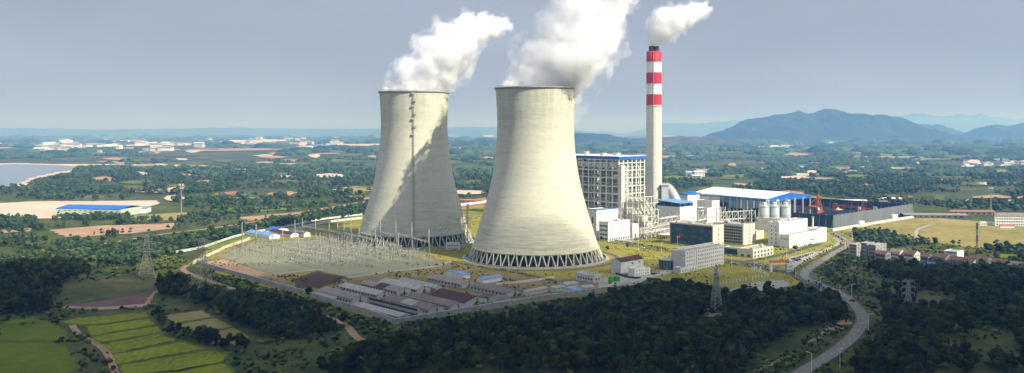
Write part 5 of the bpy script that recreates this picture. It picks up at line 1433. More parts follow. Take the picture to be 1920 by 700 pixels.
near_tr = [trunk_mesh("trunk", h, .22) for h in (9.5, 10.5, 8.2, 11)]
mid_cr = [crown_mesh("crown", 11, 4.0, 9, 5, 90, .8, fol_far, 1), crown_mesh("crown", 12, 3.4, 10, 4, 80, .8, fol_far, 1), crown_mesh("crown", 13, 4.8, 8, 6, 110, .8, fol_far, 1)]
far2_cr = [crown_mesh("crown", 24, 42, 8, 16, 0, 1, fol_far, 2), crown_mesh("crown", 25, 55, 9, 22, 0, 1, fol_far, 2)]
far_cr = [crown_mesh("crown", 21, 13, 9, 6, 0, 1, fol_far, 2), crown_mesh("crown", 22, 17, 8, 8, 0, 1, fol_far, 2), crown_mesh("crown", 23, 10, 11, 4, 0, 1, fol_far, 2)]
bush_cr = [crown_mesh("bush", 31, 1.6, 1.9, 4, 70, .34, fol_y, 1), crown_mesh("bush", 32, 1.2, 1.5, 3, 60, .3, fol, 1)]
tuft_cr = [crown_mesh("tuft", 41, 1.1, .9, 3, 24, .3, fol_y, 1)]

def scatter(name, P, meshes, label, cat, base=1.0, trunks=None):
    "P: rows x, y, z, scale, rot, idx -> ONE object that instances the given meshes on points"
    lib = bpy.data.collections.new(name + "_shapes")
    objs = []
    for i, me in enumerate(meshes):
        mm = me
        if trunks:
            bmx = bmesh.new(); bmx.from_mesh(me); k = len(bmx.faces); bmx.from_mesh(trunks[i]); bmx.faces.ensure_lookup_table()
            for f in bmx.faces[k:]: f.material_index = 1
            mm = bpy.data.meshes.new(name); bmx.to_mesh(mm); bmx.free(); mm.materials.append(me.materials[0]); mm.materials.append(trunk_m)
        o = bpy.data.objects.new(f"{name}_{i}", mm); lib.objects.link(o); objs.append(o)
    P = np.asarray(P, np.float32)
    me = bpy.data.meshes.new(name); me.vertices.add(len(P)); me.vertices.foreach_set("co", P[:, :3].ravel())
    for nm, col in (("scl", 3), ("rotz", 4)):
        a = me.attributes.new(nm, 'FLOAT', 'POINT'); a.data.foreach_set("value", P[:, col].copy())
    a = me.attributes.new("idx", 'INT', 'POINT'); a.data.foreach_set("value", P[:, 5].astype(np.int32))
    me.update()
    o = bpy.data.objects.new(name, me); COL.objects.link(o); tag(o, label, cat, kind='stuff')
    ng = bpy.data.node_groups.new(name + "_nodes", 'GeometryNodeTree'); ng.is_modifier = True
    ng.interface.new_socket("Geometry", in_out='INPUT', socket_type='NodeSocketGeometry'); ng.interface.new_socket("Geometry", in_out='OUTPUT', socket_type='NodeSocketGeometry')
    N = ng.nodes; Lk = ng.links; gi = N.new("NodeGroupInput"); go = N.new("NodeGroupOutput")
    ci = N.new("GeometryNodeCollectionInfo"); ci.inputs["Collection"].default_value = lib; ci.inputs["Separate Children"].default_value = True; ci.inputs["Reset Children"].default_value = True
    ip = N.new("GeometryNodeInstanceOnPoints"); ip.inputs["Pick Instance"].default_value = True
    def attr(nm, ty):
        n = N.new("GeometryNodeInputNamedAttribute"); n.data_type = ty; n.inputs["Name"].default_value = nm; return n.outputs["Attribute"]
    cx = N.new("ShaderNodeCombineXYZ"); Lk.new(attr("rotz", 'FLOAT'), cx.inputs[2])
    e2 = N.new("FunctionNodeEulerToRotation"); Lk.new(cx.outputs[0], e2.inputs[0])
    sc = N.new("ShaderNodeCombineXYZ"); s_ = attr("scl", 'FLOAT')
    for k in range(3): Lk.new(s_, sc.inputs[k])
    Lk.new(gi.outputs[0], ip.inputs["Points"]); Lk.new(ci.outputs[0], ip.inputs["Instance"]); Lk.new(attr("idx", 'INT'), ip.inputs["Instance Index"])
    Lk.new(e2.outputs[0], ip.inputs["Rotation"]); Lk.new(sc.outputs[0], ip.inputs["Scale"]); Lk.new(ip.outputs[0], go.inputs[0])
    md = o.modifiers.new("scatter", 'NODES'); md.node_group = ng
    return o
def pts_in(poly, spacing, jitter=.45):
    g = [G(*p) for p in poly]; xs = [p[0] for p in g]; ys = [p[1] for p in g]
    X, Y = np.meshgrid(np.arange(min(xs), max(xs), spacing), np.arange(max(220, min(ys)), max(ys), spacing))
    X = X.ravel() + rng.uniform(-1, 1, X.size) * spacing * jitter; Y = Y.ravel() + rng.uniform(-1, 1, Y.size) * spacing * jitter
    px, py = proj(X, Y); k = in_poly(px, py, poly); return X[k], Y[k]
def keep_clear(X, Y, margin=0, polys=None):
    px, py = proj(X, Y); k = np.ones(X.shape, bool)
    for p in (polys or EXCL): k &= ~in_poly(px, py, p)
    return k
ROADN = np.array(ROAD)
def off_road(X, Y, d=9):
    k = np.ones(X.shape, bool)
    for r in ROADN[::1]: k &= (X - r[0]) ** 2 + (Y - r[1]) ** 2 > d * d
    return k
TRK = np.array(smooth([G(*p) for p in [(352, 497), (345, 508), (400, 530), (480, 555), (560, 580), (640, 605), (672, 635), (720, 650)]], 20))
def off_track(X, Y, d=6):
    k = np.ones(X.shape, bool)
    for r in TRK: k &= (X - r[0]) ** 2 + (Y - r[1]) ** 2 > d * d
    return k
WOODS = {
 'centre': [(600, 715), (690, 680), (760, 650), (850, 634), (920, 620), (1000, 606), (1080, 590), (1130, 574), (1175, 560), (1215, 546), (1262, 546), (1300, 556), (1345, 564), (1420, 566), (1500, 560), (1560, 572), (1590, 585), (1592, 603), (1500, 622), (1420, 660), (1380, 715)],
 'right': [(1625, 505), (1700, 500), (1780, 512), (1860, 514), (1960, 525), (1960, 715), (1580, 715), (1640, 660), (1700, 640), (1650, 610), (1700, 598), (1640, 570), (1720, 555)],
 'left': [(352, 560), (470, 556), (540, 577), (600, 602), (640, 628), (600, 636), (500, 640), (440, 606), (400, 584), (360, 582)],
 'hill': [(-30, 525), (40, 520), (80, 506), (160, 506), (165, 525), (120, 548), (90, 590), (0, 590), (-30, 600)],
 'copse': [(286, 528), (340, 522), (352, 540), (350, 560), (300, 558)], 'corner': [(-30, 646), (50, 650), (76, 672), (60, 690), (-30, 690)],
 'bund': [(270, 588), (292, 588), (320, 618), (350, 628), (470, 650), (470, 664), (400, 656), (330, 636), (296, 618)],
}
near = []
for nm, poly in WOODS.items():
    sp = {'centre': 4.7, 'right': 4.9}.get(nm, 4.7)
    X, Y = pts_in(poly, sp)
    den = fbm(X / 28, Y / 28, 3)
    thr = {'centre': .30, 'right': .36}.get(nm, .30)
    k = (den > thr) & keep_clear(X, Y, polys=[p for p in EXCL]) & off_road(X, Y, 11) & off_track(X, Y)
    px, py = proj(X, Y); k &= ~in_poly(px, py, [(1335, 558), (1400, 558), (1400, 580), (1345, 580)])
    X, Y = X[k], Y[k]
    sc = .42 + .58 * fbm(X / 18, Y / 18, 2) + rng.uniform(-.2, .42, X.size)
    for x, y, s, z_ in zip(X, Y, sc, zts(X, Y)): near.append((x, y, float(z_), s * (.75 if nm in ('bund', 'corner') else 1), rng.uniform(0, 6.28), int(rng.choice([0, 1, 2, 2, 0, 3])), nm))
# single trees picked out of the woods (those that show largest)
order = sorted(range(len(near)), key=lambda i: near[i][1] / near[i][3])
vis = [i for i in order if -5 < proj(near[i][0], near[i][1])[0] < 1925 and proj(near[i][0], near[i][1])[1] < 712][:255]
visset = set(vis)
labs = {'centre': ("dark green tree in the big wood across the front, below the power station", "trees of the wood in front"), 'right': ("dark green tree in the wood at the lower right beyond the road", "trees of the lower right wood"),
        'left': ("dark tree in the thicket between the rice paddies and the camp wall", "trees of the thicket by the camp"), 'hill': ("dark tree on the wooded knoll at the left edge", "trees of the left knoll"),
        'copse': ("dark tree in the round copse beside the muddy pond", "trees of the pond copse"), 'corner': ("dark low tree at the bottom left corner beside the fields", "trees of the bottom left corner"),
        'bund': ("scrubby tree on the bank between two groups of paddies", "trees on the paddy bank")}
TT = []
for k in range(4):
    t = empty("broadleaf_tree", (0, 0, 0), 0, "tree", "tree"); 
    o = bpy.data.objects.new("crown", near_cr[k]); COL.objects.link(o); o.parent = t
    o = bpy.data.objects.new("trunk", near_tr[k]); COL.objects.link(o); o.parent = t
    CH[t.name] = [c for c in (bpy.data.objects[o.name], [x for x in t.children][0] if False else None) if c]
    TT.append(t)
bpy.context.view_layer.update()
for t in TT: CH[t.name] = list(t.children)
first = [True] * 4
def put_tree(x, y, z, s, rz, k, lab, grp):
    if first[k]:
        t = TT[k]; first[k] = False; t.location = (x, y, z); t.rotation_euler = (0, 0, rz); t.scale = (s,) * 3; tag(t, lab, "tree", grp); return t
    return copy_tree(TT[k], (x, y, z), rz, lab, grp, s)
for i in vis:
    x, y, z, s, rz, k, nm = near[i]; put_tree(x, y, z, s, rz, k, *labs[nm])
scatter("woodland", [n[:6] for i, n in enumerate(near) if i not in visset], near_cr, "dense dark green woodland covering the low hills in the foreground", "woodland", trunks=near_tr)
# lone trees inside and around the camp
for (px, py, s, lab) in ((578, 556, .75, "round tree inside the wall left of the tan roofed barrack"), (1139, 470, .5, "small round tree at the foot of the four storey office"), (1490, 470, .55, "dark tree in front of the stepped white building"), (1176, 466, .5, "small tree right of the four storey office"), (552, 575, .7, "tree outside the long front wall"),
                         (1395, 560, 1.0, "round tree crown at the edge of the paved forecourt"), (1440, 556, 1.1, "round tree crown right of the forecourt edge"), (645, 610, .8, "tree beside the dirt track under the front corner"), (1128, 452, .5, "small tree at the right foot of the near cooling tower")):
    x, y = G(px, py); put_tree(x, y, zt(x, y), s, px, px % 3, lab, None)
# mid distance trees
mid = []
def add_mid(poly, sp, thr, smin=.55, smax=.95, nsc=60, ex=True):
    X, Y = pts_in(poly, sp); d = fbm(X / nsc, Y / nsc, 4); k = (d > thr)
    if ex: k &= keep_clear(X, Y, polys=EXCL + FIELDS)
    k &= off_road(X, Y, 12) & off_track(X, Y); X, Y = X[k], Y[k]
    for x, y, z_ in zip(X, Y, zts(X, Y)): mid.append((x, y, z_ - .3, rng.uniform(smin, smax), rng.uniform(0, 6.28), int(rng.integers(3))))
add_mid([(-60, 432), (300, 412), (700, 372), (700, 402), (470, 436), (330, 474), (180, 500), (60, 505), (-60, 500)], 7.5, .50, nsc=32)
add_mid([(170, 470), (300, 452), (450, 430), (452, 441), (384, 464), (330, 476), (250, 500), (185, 500)], 6, .40, nsc=30)
add_mid([(105, 408), (240, 404), (245, 414), (100, 414)], 6.5, .36)
add_mid([(-60, 408), (60, 408), (80, 428), (-60, 432)], 7, .42)
add_mid([(560, 410), (470, 425), (500, 432), (600, 412), (690, 402), (690, 386), (600, 398)], 7, .40)
add_mid([(1600, 436), (1660, 440), (1700, 452), (1780, 460), (1960, 470), (1960, 500), (1860, 490), (1700, 476), (1600, 462)], 6, .42, ex=False)
add_mid([(1740, 496), (1960, 508), (1960, 530), (1800, 520)], 6, .44)
add_mid([(1560, 490), (1600, 486), (1700, 500), (1640, 570), (1690, 600), (1640, 640), (1560, 560), (1530, 520)], 6, .53, .3, .7, nsc=22)
add_mid([(-60, 358), (40, 350), (130, 328), (300, 318), (700, 320), (860, 330), (930, 330), (1090, 330), (1960, 330), (1960, 402), (1715, 392), (1530, 366), (1320, 352), (1250, 360), (880, 386), (690, 376), (440, 408), (300, 380), (-60, 376)], 12.5, .475, .7, 1.35, nsc=110)
add_mid([(130, 350), (420, 340), (420, 372), (60, 376)], 11.5, .42, .7, 1.3, nsc=110)
add_mid([(1100, 340), (1960, 345), (1960, 395), (1530, 366), (1320, 352)], 11.5, .42, .7, 1.35, nsc=110)
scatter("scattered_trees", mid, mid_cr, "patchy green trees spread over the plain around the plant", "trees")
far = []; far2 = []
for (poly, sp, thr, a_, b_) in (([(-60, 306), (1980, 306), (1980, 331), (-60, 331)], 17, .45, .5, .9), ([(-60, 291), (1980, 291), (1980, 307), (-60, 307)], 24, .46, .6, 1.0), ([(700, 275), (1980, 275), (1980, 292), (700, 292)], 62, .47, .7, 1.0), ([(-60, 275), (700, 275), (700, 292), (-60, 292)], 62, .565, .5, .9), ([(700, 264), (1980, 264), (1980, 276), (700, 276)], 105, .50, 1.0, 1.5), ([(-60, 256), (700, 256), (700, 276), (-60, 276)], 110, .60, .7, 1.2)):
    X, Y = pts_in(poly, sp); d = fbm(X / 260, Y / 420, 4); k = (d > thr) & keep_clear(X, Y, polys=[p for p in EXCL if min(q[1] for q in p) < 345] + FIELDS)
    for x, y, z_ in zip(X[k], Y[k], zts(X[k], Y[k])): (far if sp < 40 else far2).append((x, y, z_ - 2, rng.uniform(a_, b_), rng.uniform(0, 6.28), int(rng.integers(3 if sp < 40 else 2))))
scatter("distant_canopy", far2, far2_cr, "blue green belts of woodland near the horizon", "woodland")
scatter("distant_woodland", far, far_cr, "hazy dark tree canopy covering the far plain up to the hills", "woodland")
# shrubs and tufts near the plant
bush = []
def add_bush(poly, sp, thr, ex, smin=.5, smax=1.2, idx=None):
    X, Y = pts_in(poly, sp, .6); d = fbm(X / 14, Y / 14, 3); k = d > thr
    if ex: k &= keep_clear(X, Y)
    k &= off_road(X, Y, 6) & off_track(X, Y, 3); 
    for x, y, z_ in zip(X[k], Y[k], zts(X[k], Y[k])): bush.append((x, y, z_ - .1, rng.uniform(smin, smax), rng.uniform(0, 6.28), int(rng.integers(2)) if idx is None else idx))
OUT = [(-40, 470), (340, 470), (352, 500), (741, 612), (905, 586), (1140, 552), (1215, 528), (1400, 550), (1500, 540), (1600, 440), (1960, 470), (1960, 715), (-40, 715)]
add_bush(OUT, 4.6, .47, True, .5, 1.5)
add_bush([(380, 500), (741, 612), (905, 586), (1140, 552), (1140, 565), (900, 605), (741, 640), (600, 620), (380, 520)], 3.2, .40, True, .6, 1.5)
add_bush([(380, 498), (500, 516), (650, 522), (838, 494), (1040, 525), (1140, 545), (900, 579), (742, 604)], 4.5, .58, False, .4, .9)
add_bush([(1590, 590), (1620, 600), (1600, 640), (1520, 700), (1440, 715), (1400, 700), (1500, 640)], 3.5, .48, False, .5, 1.3)
scatter("shrubs", bush, bush_cr, "low yellow green shrubs growing over the rough ground outside the walls", "shrubs")
tuft = []
X, Y = pts_in(PLANT, 4.5, .8); d = fbm(X / 16, Y / 16, 3); k = (d > .57) & off_road(X, Y, 7)
px, py = proj(X, Y)
for x, y in zip(X[k], Y[k]):
    tx, ty = proj(x, y)
    if (ty > 500 and tx < 1140) or math.hypot(x - TN[0], y - TN[1]) < 78 or math.hypot(x - TF[0], y - TF[1]) < 66: continue
    tuft.append((x, y, 0, rng.uniform(.35, .9), rng.uniform(0, 6.28), 0))
for (pix, sp_, s0) in (([(1135, 449), (1182, 456), (1256, 468)], 1.3, 1.0), ([(1138, 455), (1182, 462), (1256, 474)], 1.5, .8), ([(1420, 487), (1470, 477), (1540, 459)], 1.5, .9), ([(1380, 497), (1440, 507), (1500, 520)], 1.5, .8),
                     ([(1486, 512), (1535, 484), (1582, 459)], 1.2, 1.1), ([(1270, 478), (1330, 488), (1390, 498)], 1.5, .8), ([(1186, 451), (1250, 443)], 1.4, 1.0), ([(930, 506), (985, 516), (1040, 528)], 1.4, 1.0), ([(850, 492), (925, 506)], 1.6, .9), ([(1180, 478), (1250, 486)], 1.8, .7)):
    P_ = smooth([G(*p_) for p_ in pix], 10)
    for a1, b1 in zip(P_[:-1], P_[1:]):
        nn_ = max(1, int(math.dist(a1, b1) / sp_))
        for k_ in range(nn_): f_ = k_ / nn_; tuft.append((a1[0] + (b1[0] - a1[0]) * f_ + rng.uniform(-.8, .8), a1[1] + (b1[1] - a1[1]) * f_ + rng.uniform(-.8, .8), 0, s0 * rng.uniform(.6, 1.3), rng.uniform(0, 6.28), 0))
scatter("lawn_tufts", tuft, tuft_cr, "small dark tufts dotted over the dry yellow lawn", "tufts")

# roadside and garden trees in the plant
small_cr = [crown_mesh("crown", 51, 1.5, 4.6, 4, 130, .36, fol_y, 1), crown_mesh("crown", 52, 1.2, 4.2, 3, 110, .34, fol, 1)]
small_tr = trunk_mesh("trunk", 4.4, .12)
st = []
for k in range(2):
    t = empty("roadside_tree", (0, 0, 0), 0, "x", "tree"); 
    o = bpy.data.objects.new("crown", small_cr[k]); COL.objects.link(o); o.parent = t
    o = bpy.data.objects.new("trunk", small_tr); COL.objects.link(o); o.parent = t; st.append(t)
bpy.context.view_layer.update()
for t in st: CH[t.name] = list(t.children)
f2 = [True, True]
def small(x, y, s, k, lab, grp):
    if f2[k]: f2[k] = False; t = st[k]; t.location = (x, y, zt(x, y)); t.scale = (s,) * 3; tag(t, lab, "tree", grp)
    else: copy_tree(st[k], (x, y, zt(x, y)), random.uniform(0, 6), lab, grp, s)
q = random.Random(3); nsm = 0
for side, grp, lab in ((-7.5, "young trees on the left side of the main road", "young tree in the row along the left kerb of the winding main road"), (7.5, "young trees on the right side of the main road", "young tree in the row along the right kerb of the winding main road")):
    L_ = offset_line([tuple(p) for p in ROADN], side); acc = 0
    for a1, b1 in zip(L_[:-1], L_[1:]):
        d = math.dist(a1, b1); acc += d
        if acc > 8.5:
            acc = 0
            if q.random() < .75: small(b1[0] + q.uniform(-.6, .6), b1[1], q.uniform(.55, .95), q.randrange(2), lab, grp); nsm += 1
def row(pix, n, grp, lab, s=(.5, .9), jit=1.0):
    P = smooth([G(*p) for p in pix], 6)
    for k in range(n):
        i = int(k / n * (len(P) - 1)); t = k / n * (len(P) - 1) - i; p = P[i]; r_ = P[i + 1]
        small(p[0] + (r_[0] - p[0]) * t + q.uniform(-jit, jit), p[1] + (r_[1] - p[1]) * t + q.uniform(-jit, jit), q.uniform(*s), q.randrange(2), lab, grp)
row([(1185, 463), (1215, 466), (1258, 474)], 16, "garden trees left of the glass office", "small garden tree left of the blue glass office", jit=5)
row([(1190, 452), (1255, 447)], 14, "trees beside the boiler house lawn", "small tree beside the red lane under the boiler house")
row([(1420, 478), (1475, 470), (1530, 462)], 16, "trees before the stepped building", "small tree in front of the stepped white building", jit=3)
row([(1480, 512), (1530, 484), (1580, 460)], 22, "trees on the verge beside the gate road", "small tree on the yellow verge right of the gate", (.4, .7))
row([(1345, 505), (1390, 500), (1440, 510)], 10, "trees on the plant road lawn", "small tree along the plant road between dormitory and gate")
row([(960, 512), (1060, 519), (1130, 510)], 10, "saplings below the near tower", "thin sapling on the lawn below the near cooling tower", (.4, .65), 4)

# ------------------------------------------------------------------ street lamps, cars, flag
lt = empty("street_lamp", (0, 0, 0), 0, "x", "street lamp")
m = MB(); m.cyl((0, 0, 0), (0, 0, 9), .17, .11, n=8); m.build("pole", whp, lt)
m = MB(); m.bar((0, 0, 9), (1.8, 0, 9.5), .16); m.box(1.6, 2.6, -.2, .2, 9.4, 9.6); m.build("lamp_head", whp, lt); register(lt)
lamps = [((1538, 545), "main road"), ((1575, 565), "main road"), ((1597, 560), "main road"), ((1575, 690), "main road"), ((1522, 700), "main road"), ((1628, 620), "main road"), ((1280, 478), "plant"), ((1372, 500), "plant"), ((1414, 508), "plant"), ((1436, 492), "plant"), ((1475, 486), "plant"), ((1492, 490), "plant"), ((1503, 488), "plant"),
         ((1197, 470), "plant"), ((1240, 474), "plant"), ((1585, 465), "main road"), ((1554, 455), "main road"), ((1598, 450), "main road"), ((1492, 520), "plant"), ((1337, 533), "plant")]
for i, ((px, py), g) in enumerate(lamps):
    x, y = G(px, py); lab, grp = ("white street lamp standing beside the winding main road", "street lamps of the main road") if g == "main road" else ("white street lamp on the roads inside the power station", "street lamps inside the plant")
    if i == 0: lt.location = (x, y, 0); tag(lt, lab, group=grp)
    else: copy_tree(lt, (x, y, 0), random.uniform(0, 6.28), lab, grp)
def car(colm):
    t = empty("parked_car", (0, 0, 0), 0, "x", "car"); m = MB()
    m.grid([(-2.2, -.85, .35), (2.2, -.85, .35), (2.2, .85, .35), (-2.2, .85, .35), (-2.2, -.88, .85), (2.15, -.88, .8), (2.15, .88, .8), (-2.2, .88, .85), (-2.1, -.85, .98), (1.1, -.85, .98), (1.1, .85, .98), (-2.1, .85, .98)],
           [(0, 3, 2, 1), (0, 1, 5, 4), (1, 2, 6, 5), (2, 3, 7, 6), (3, 0, 4, 7), (4, 5, 9, 8), (6, 7, 11, 10), (5, 6, 10, 9), (7, 4, 8, 11), (8, 9, 10, 11)]); m.build("body", colm, t)
    m = MB(); m.grid([(-1.9, -.8, .98), (1.0, -.8, .98), (1.0, .8, .98), (-1.9, .8, .98), (-1.5, -.66, 1.45), (.35, -.66, 1.45), (.35, .66, 1.45), (-1.5, .66, 1.45)], [(4, 5, 6, 7), (0, 1, 5, 4), (1, 2, 6, 5), (2, 3, 7, 6), (3, 0, 4, 7)]); m.build("cabin_glass", glass, t)
    m = MB(); m.box(-1.45, .3, -.64, .64, 1.452, 1.5); m.build("roof_panel", colm, t)
    for x in (-1.35, 1.35):
        for y in (-.8, .8): m = MB(); m.cyl((x, y - .1, .33), (x, y + .1, .33), .33, n=14); m.build("wheel", rubber, t)
    register(t); return t
cm = [(pm("car_white", (.75, .75, .75), (.7, .7, .7), rough=.3), "white"), (pm("car_dark", (.04, .045, .05), (.035, .04, .045), rough=.3), "dark"), (pm("car_red", (.35, .03, .03), (.3, .03, .03), rough=.3), "red"), (pm("car_silver", (.42, .43, .45), (.4, .4, .42), rough=.3), "silver")]
cars = [car(c_[0]) for c_ in cm]; cu = [True] * 4
spots = [(*G(1488 + k * 4.2, 487 - k * 1.2), GA + R(90), "parked on the pale car park beside the gate road") for k in range(9)] + [(*G(1482 + k * 5, 494 - k * 1.9), GA + R(90), "parked in the front row of the pale car park") for k in range(4)] + \
        [(*G(1330 + k * 6, 488 + k * 1.4), GA - R(90), "standing by the dormitory's right end") for k in range(3)] + [(*G(1232, 512), .5, "parked by the glass rotunda"), (*G(1226, 515), .5, "parked by the glass rotunda"), (*G(1205, 466), -.5, "standing on the plant road below the boiler house"), (*G(1185, 461), -.5, "standing on the plant road below the boiler house"), (*G(1598, 566), 2.2, "driving on the bend of the main road"), (*G(1530, 531), -.6, "driving just outside the gate junction")]
for i, (x, y, rz, txt) in enumerate(spots):
    k = q.randrange(4); lab = f"small {cm[k][1]} car {txt}"; grp = f"{cm[k][1]} cars {txt}"; z = .14 if 'road' in txt or 'gate' in txt else .09
    if 'main' in txt: z = .165
    if cu[k]: cu[k] = False; cars[k].location = (x, y, z); cars[k].rotation_euler = (0, 0, rz); tag(cars[k], lab, group=grp)
    else: copy_tree(cars[k], (x, y, z), rz, lab, grp)
for k in range(4):
    if cu[k]:
        for c_ in list(cars[k].children_recursive): bpy.data.objects.remove(c_)
        bpy.data.objects.remove(cars[k])
X, Y = G(1270, 476); t = empty("flagpole", (X, Y, 0), 0, "thin flagpole with a red flag before the blue glass office", "flagpole"); m = MB(); m.cyl((0, 0, 0), (0, 0, 16), .14, .08, n=8); m.build("pole", whp, t)
m = MB(); nn = 8
m.grid([(.1 + 2.6 * i / nn, .25 * math.sin(i * 1.1), z) for z in (14.2, 15.8) for i in range(nn + 1)], [(i, i + 1, nn + 2 + i, nn + 1 + i) for i in range(nn)]); m.build("flag", redp, t)
X, Y = G(1600, 557); 
t = empty("road_sign", (*G(1541, 548), 0), -.4, "blue road sign on a white post at the left of the main road", "road sign"); m = MB(); m.cyl((0, 0, 0), (0, 0, 6.4), .14, n=8); m.build("post", whp, t); m = MB(); m.box(-2.6, .2, -.15, -.05, 4.0, 6.2); m.build("sign_board", pm("sign_blue", (.02, .12, .42)), t)

# ------------------------------------------------------------------ distant houses
def far_house(i, px, py, w, d, h, rz, wm, rm, g, lab, grp, cat="house", nm="distant_house"):
    x, y = G(px, py); z = zt(x, y); m = MB()
    m.grid([(-w / 2, -d / 2, -3), (w / 2, -d / 2, -3), (w / 2, d / 2, -3), (-w / 2, d / 2, -3), (-w / 2, -d / 2, h), (w / 2, -d / 2, h), (w / 2, d / 2, h), (-w / 2, d / 2, h)], [(0, 1, 5, 4), (1, 2, 6, 5), (2, 3, 7, 6), (3, 0, 4, 7)])
    e = .06 * w; P = [(-w / 2 - e, -d / 2 - e, h), (w / 2 + e, -d / 2 - e, h), (w / 2 + e, d / 2 + e, h), (-w / 2 - e, d / 2 + e, h), (-w / 2 - e, 0, h + g), (w / 2 + e, 0, h + g)]
    m.grid(P, [(0, 1, 5, 4), (2, 3, 4, 5), (1, 2, 5), (3, 0, 4), (3, 2, 1, 0)], 1)
    for k in range(max(1, int(w / 7))):
        for f in range(max(1, int(h / 3.4))): xx = -w / 2 + w * (k + .5) / max(1, int(w / 7)); m.box(xx - 1, xx + 1, -d / 2 - .15, -d / 2 - .02, .9 + f * 3.3, 2.6 + f * 3.3, 2)
    o = m.build(nm, [wm, rm, glass], None, (x, y, z), rz); tag(o, lab, cat, grp)
q = random.Random(77); ci = 0
clusters = [(85, 292, 20, 264, 284, 92, (26, 70), "white buildings of the hazy town across the lake at far left"), (290, 700, 16, 262, 284, 88, (25, 64), "white buildings of the hazy town beyond the plain left of the towers"),
            (610, 640, 3, 268, 274, 5, (40, 70), "pale buildings on the mound left of the far tower"), (1408, 1520, 10, 273, 279, 34, (20, 38), "white houses of the village under the mountain"),
            (1810, 1925, 10, 301, 317, 44, (12, 20), "white houses of the hillside village at the right edge"), (1250, 1316, 6, 327, 337, 9, (16, 26), "white houses behind the chimney base"),
            (1540, 1630, 5, 318, 326, 7, (14, 20), "pale houses alone in the forest right of the chimney"), (1560, 1700, 6, 271, 277, 10, (30, 50), "faint buildings at the right foot of the mountain"), (850, 925, 6, 262, 292, 8, (20, 34), "white houses seen between the cooling towers")]
for (x0, x1, _, y0, y1, n, ws, lab) in clusters:
    cen = [(q.uniform(x0, x1), q.uniform(y0, y1)) for _ in range(max(2, n // 6))]
    for k in range(n):
        c0 = q.choice(cen); px = min(x1, max(x0 if x0 > 90 else -10, q.gauss(c0[0], (x1 - x0) * .09))); py = min(y1, max(y0, q.gauss(c0[1], (y1 - y0) * .13)))
        w = q.uniform(*ws); far_house(k, px, py, w, w * q.uniform(.4, .7), w * q.uniform(.22, .5), q.uniform(-.5, .5), q.choice([white, white, cream]), q.choice([greyr, tile, whroof, bluel] if q.random() < .6 else [greyr, whroof]), w * .08, lab[:-1] if False else "one of the " + lab, lab)
far_house(0, 1503, 313, 30, 22, 7, .2, white, blue, 2, "small bright blue roofed shed far right of the chimney", None, "shed", "distant_shed")
for (px, py, w, lab, rm) in ((880, 380, 40, "long brick red shed between the cooling towers", rdirt_m), (1665, 377, 34, "long low shed with pale roof beyond the coal yard", whroof), (1850, 381, 60, "long pale shed roof beyond the coal yard at the right", greyr), (1595, 381, 40, "long white roofed shed behind the coal stacker", whroof), (1820, 402, 50, "long rust roofed shed in front of the forest at the right", rdirt_m), (1750, 408, 70, "very long low rusty shed right of the coal yard", brown2)):
    far_house(0, px, py, w, 12, 4, -.1, white, rm, 1.5, lab, None, "shed", "distant_shed")

# ------------------------------------------------------------------ steam plumes
def steam_mat(name, dens, nsc, lo=.4, hi=.55, aniso=-.25):
    m = bpy.data.materials.new(name); m.use_nodes = True; t = m.node_tree; t.nodes.clear()
    out = t.nodes.new("ShaderNodeOutputMaterial"); v = t.nodes.new("ShaderNodeVolumePrincipled")
    v.inputs["Color"].default_value = (1, 1, 1, 1); v.inputs["Anisotropy"].default_value = aniso; v.inputs["Density Attribute"].default_value = ""
    v.inputs["Density"].default_value = dens
    t.links.new(v.outputs[0], out.inputs["Volume"])
    if nsc:
        n = noise_node(t, nsc, detail=5, rough=.6)
        mr = t.nodes.new("ShaderNodeMapRange"); mr.inputs[1].default_value = lo; mr.inputs[2].default_value = hi; mr.inputs[3].default_value = 0; mr.inputs[4].default_value = dens
        t.links.new(n, mr.inputs[0]); t.links.new(mr.outputs[0], v.inputs["Density"])
    return m
steam_in = steam_mat("steam_core", .14, 0); steam_mid = steam_mat("steam_body", .055, 0); steam_out = steam_mat("steam_veil", .07, .045, .47, .66)
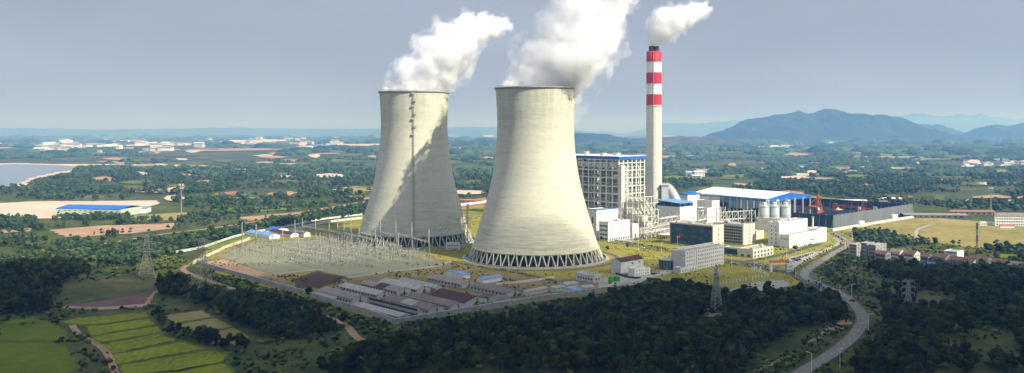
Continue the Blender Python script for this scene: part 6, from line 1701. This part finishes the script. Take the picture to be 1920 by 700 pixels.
def plume_mesh(name, axis, rim, D, fr_, jit, seed, mat, disp, parent=None, vox=2.0, sizes=(24, 8), n=10):
    "axis: rows (px, py, radius px); lumps of vapour along it"
    r = random.Random(seed); bmx = bmesh.new(); P = smooth([tuple(a) for a in axis], n); s = D / FP
    for (px, py, rr) in P:
        x, y, z = at_depth(px, py, D); R0 = rr * s
        for k in range(5):
            a = Vector((r.gauss(0, 1), r.gauss(0, 1), r.gauss(0, 1))).normalized() * R0 * r.uniform(.15, .62) * jit
            rad = R0 * r.uniform(.38, .66) * fr_
            bmesh.ops.create_icosphere(bmx, subdivisions=2, radius=rad, matrix=Matrix.Translation((x + a.x, y + a.y, z + a.z)))
        bmesh.ops.create_icosphere(bmx, subdivisions=2, radius=R0 * .62 * fr_, matrix=Matrix.Translation((x, y, z)))
    if rim:
        x, y, z = at_depth(rim[0], rim[1], D); R0 = rim[2] * s * fr_ ** .3
        for k in range(7):
            dx = (k - 3) / 3 * R0 * .55; hh = R0 * (.14 + .09 * k)
            bmesh.ops.create_icosphere(bmx, subdivisions=3, radius=1, matrix=Matrix.Translation((x + dx, y, z - 1)) @ Matrix.Diagonal((R0 * (.98 - abs(dx) / R0), R0 * .75, hh, 1)))
    me = bpy.data.meshes.new(name); bmx.to_mesh(me); bmx.free(); me.materials.append(mat)
    o = bpy.data.objects.new(name, me); COL.objects.link(o)
    if parent: o.parent = parent
    md = o.modifiers.new("union", 'REMESH'); md.mode = 'VOXEL'; md.voxel_size = vox
    for k, sz in enumerate(sizes):
        tx = bpy.data.textures.new(f"{name}_{k}", 'CLOUDS'); tx.noise_scale = sz; tx.noise_depth = 3; tx.noise_basis = 'BLENDER_ORIGINAL'
        dm = o.modifiers.new("billow", 'DISPLACE'); dm.texture = tx; dm.texture_coords = 'GLOBAL'; dm.strength = disp[k]; dm.mid_level = .5
    return o
def plume(axis, D, label, seed, rim=None, vox=1.35, disp=(16, 10, 4), sizes=(20, 6.5, 2.6)):
    root = plume_mesh("steam_plume", [(x, y, r_ * 1.14) for x, y, r_ in axis], rim, D, 1.0, 1.15, seed, steam_out, disp, vox=vox, sizes=sizes)
    tag(root, label, "steam plume", kind='thing')
    plume_mesh("steam_body", axis, rim, D, .92, 1.0, seed, steam_mid, disp, root, vox=vox, sizes=sizes)
    plume_mesh("steam_core", [(x, y, r_ * .90) for x, y, r_ in axis], rim, D, .90, .95, seed, steam_in, (disp[0] * .8,) + disp[1:], root, vox=vox, sizes=sizes)
    return root
plume([(774, 184, 46), (790, 158, 50), (810, 132, 54), (832, 102, 50), (856, 77, 44), (884, 54, 34), (918, 47, 25), (952, 50, 12)], 860, "white steam plume drifting right from the farther half shaded cooling tower", 4, rim=(776, 168, 62))
plume([(1003, 190, 50), (1014, 154, 56), (1036, 130, 70), (1064, 104, 73), (1084, 74, 72), (1104, 42, 68), (1122, 2, 60), (1138, -40, 60), (1150, -80, 56)], 744, "largest white steam plume rising from the nearer sunlit cooling tower out of the picture", 9, rim=(1004, 159, 70))
plume([(1226, 84, 8), (1230, 70, 15), (1240, 48, 30), (1262, 40, 30), (1288, 30, 25), (1312, 20, 17), (1325, 12, 9)], CY, "small puffy white smoke plume blowing right from the striped chimney", 5, vox=.9, disp=(11, 7, 2.5), sizes=(11, 4, 1.8))

# ------------------------------------------------------------------ cloud added out of view to darken the foreground
def sunshade_mat(d):
    m = steam_mat("sunshade_vapour", d, 0); return m
HCL = 750.0
def sunshade_at(x, y): k = HCL / math.tan(SUN_EL); return (x + math.sin(SUN_AZ) * k, y + math.cos(SUN_AZ) * k, HCL)
cc = empty("sunshade", sunshade_at(60, 250), 0); tag(cc, "added unseen cloud drifting high behind the viewpoint", "sunshade", kind='structure')
cm_ = sunshade_mat(.036)
for k, (sx, yfar, th) in enumerate(((1500, 735, 22), (1400, 640, 26), (1300, 565, 30), (1200, 500, 34), (1150, 440, 40))):
    bmx = bmesh.new(); bmesh.ops.create_icosphere(bmx, subdivisions=5, radius=1)
    ylo = -500; yc = (yfar + ylo) / 2 - 250; ry = (yfar - ylo) / 2
    for v in bmx.verts:
        c_ = v.co.copy(); e = 2.6
        n_ = (abs(c_.x) ** e + abs(c_.y) ** e) ** (1 / e) or 1; 
        nz = mnoise.fractal(Vector((c_.x * 3 + k, c_.y * 3, k * .3)), 1, 2, 4)
        f = (1 + .07 * nz); v.co = Vector((c_.x * sx * f, c_.y * ry * f + yc, c_.z * th))
    me = bpy.data.meshes.new("sunshade_layer"); bmx.to_mesh(me); bmx.free(); me.materials.append(cm_)
    o = bpy.data.objects.new("sunshade_layer", me); COL.objects.link(o); o.parent = cc; o.location = (0, 0, k * 3)

# ------------------------------------------------------------------ haze
m = MB(); m.box(-24000, 24000, -3000, 34000, -70, 460)
hz_m = bpy.data.materials.new("haze_air"); hz_m.use_nodes = True; t_ = hz_m.node_tree; t_.nodes.clear()
out = t_.nodes.new("ShaderNodeOutputMaterial"); v_ = t_.nodes.new("ShaderNodeVolumePrincipled")
v_.inputs["Color"].default_value = (.20, .46, 1.0, 1); v_.inputs["Density"].default_value = 1.5e-4; v_.inputs["Absorption Color"].default_value = (1, 1, 1, 1); v_.inputs["Anisotropy"].default_value = 0.4; v_.inputs["Density Attribute"].default_value = ""
t_.links.new(v_.outputs[0], out.inputs["Volume"])
tag(m.build("haze", hz_m), kind='stuff')
for o in bpy.data.objects:
    if 'dims' in o: del o['dims']
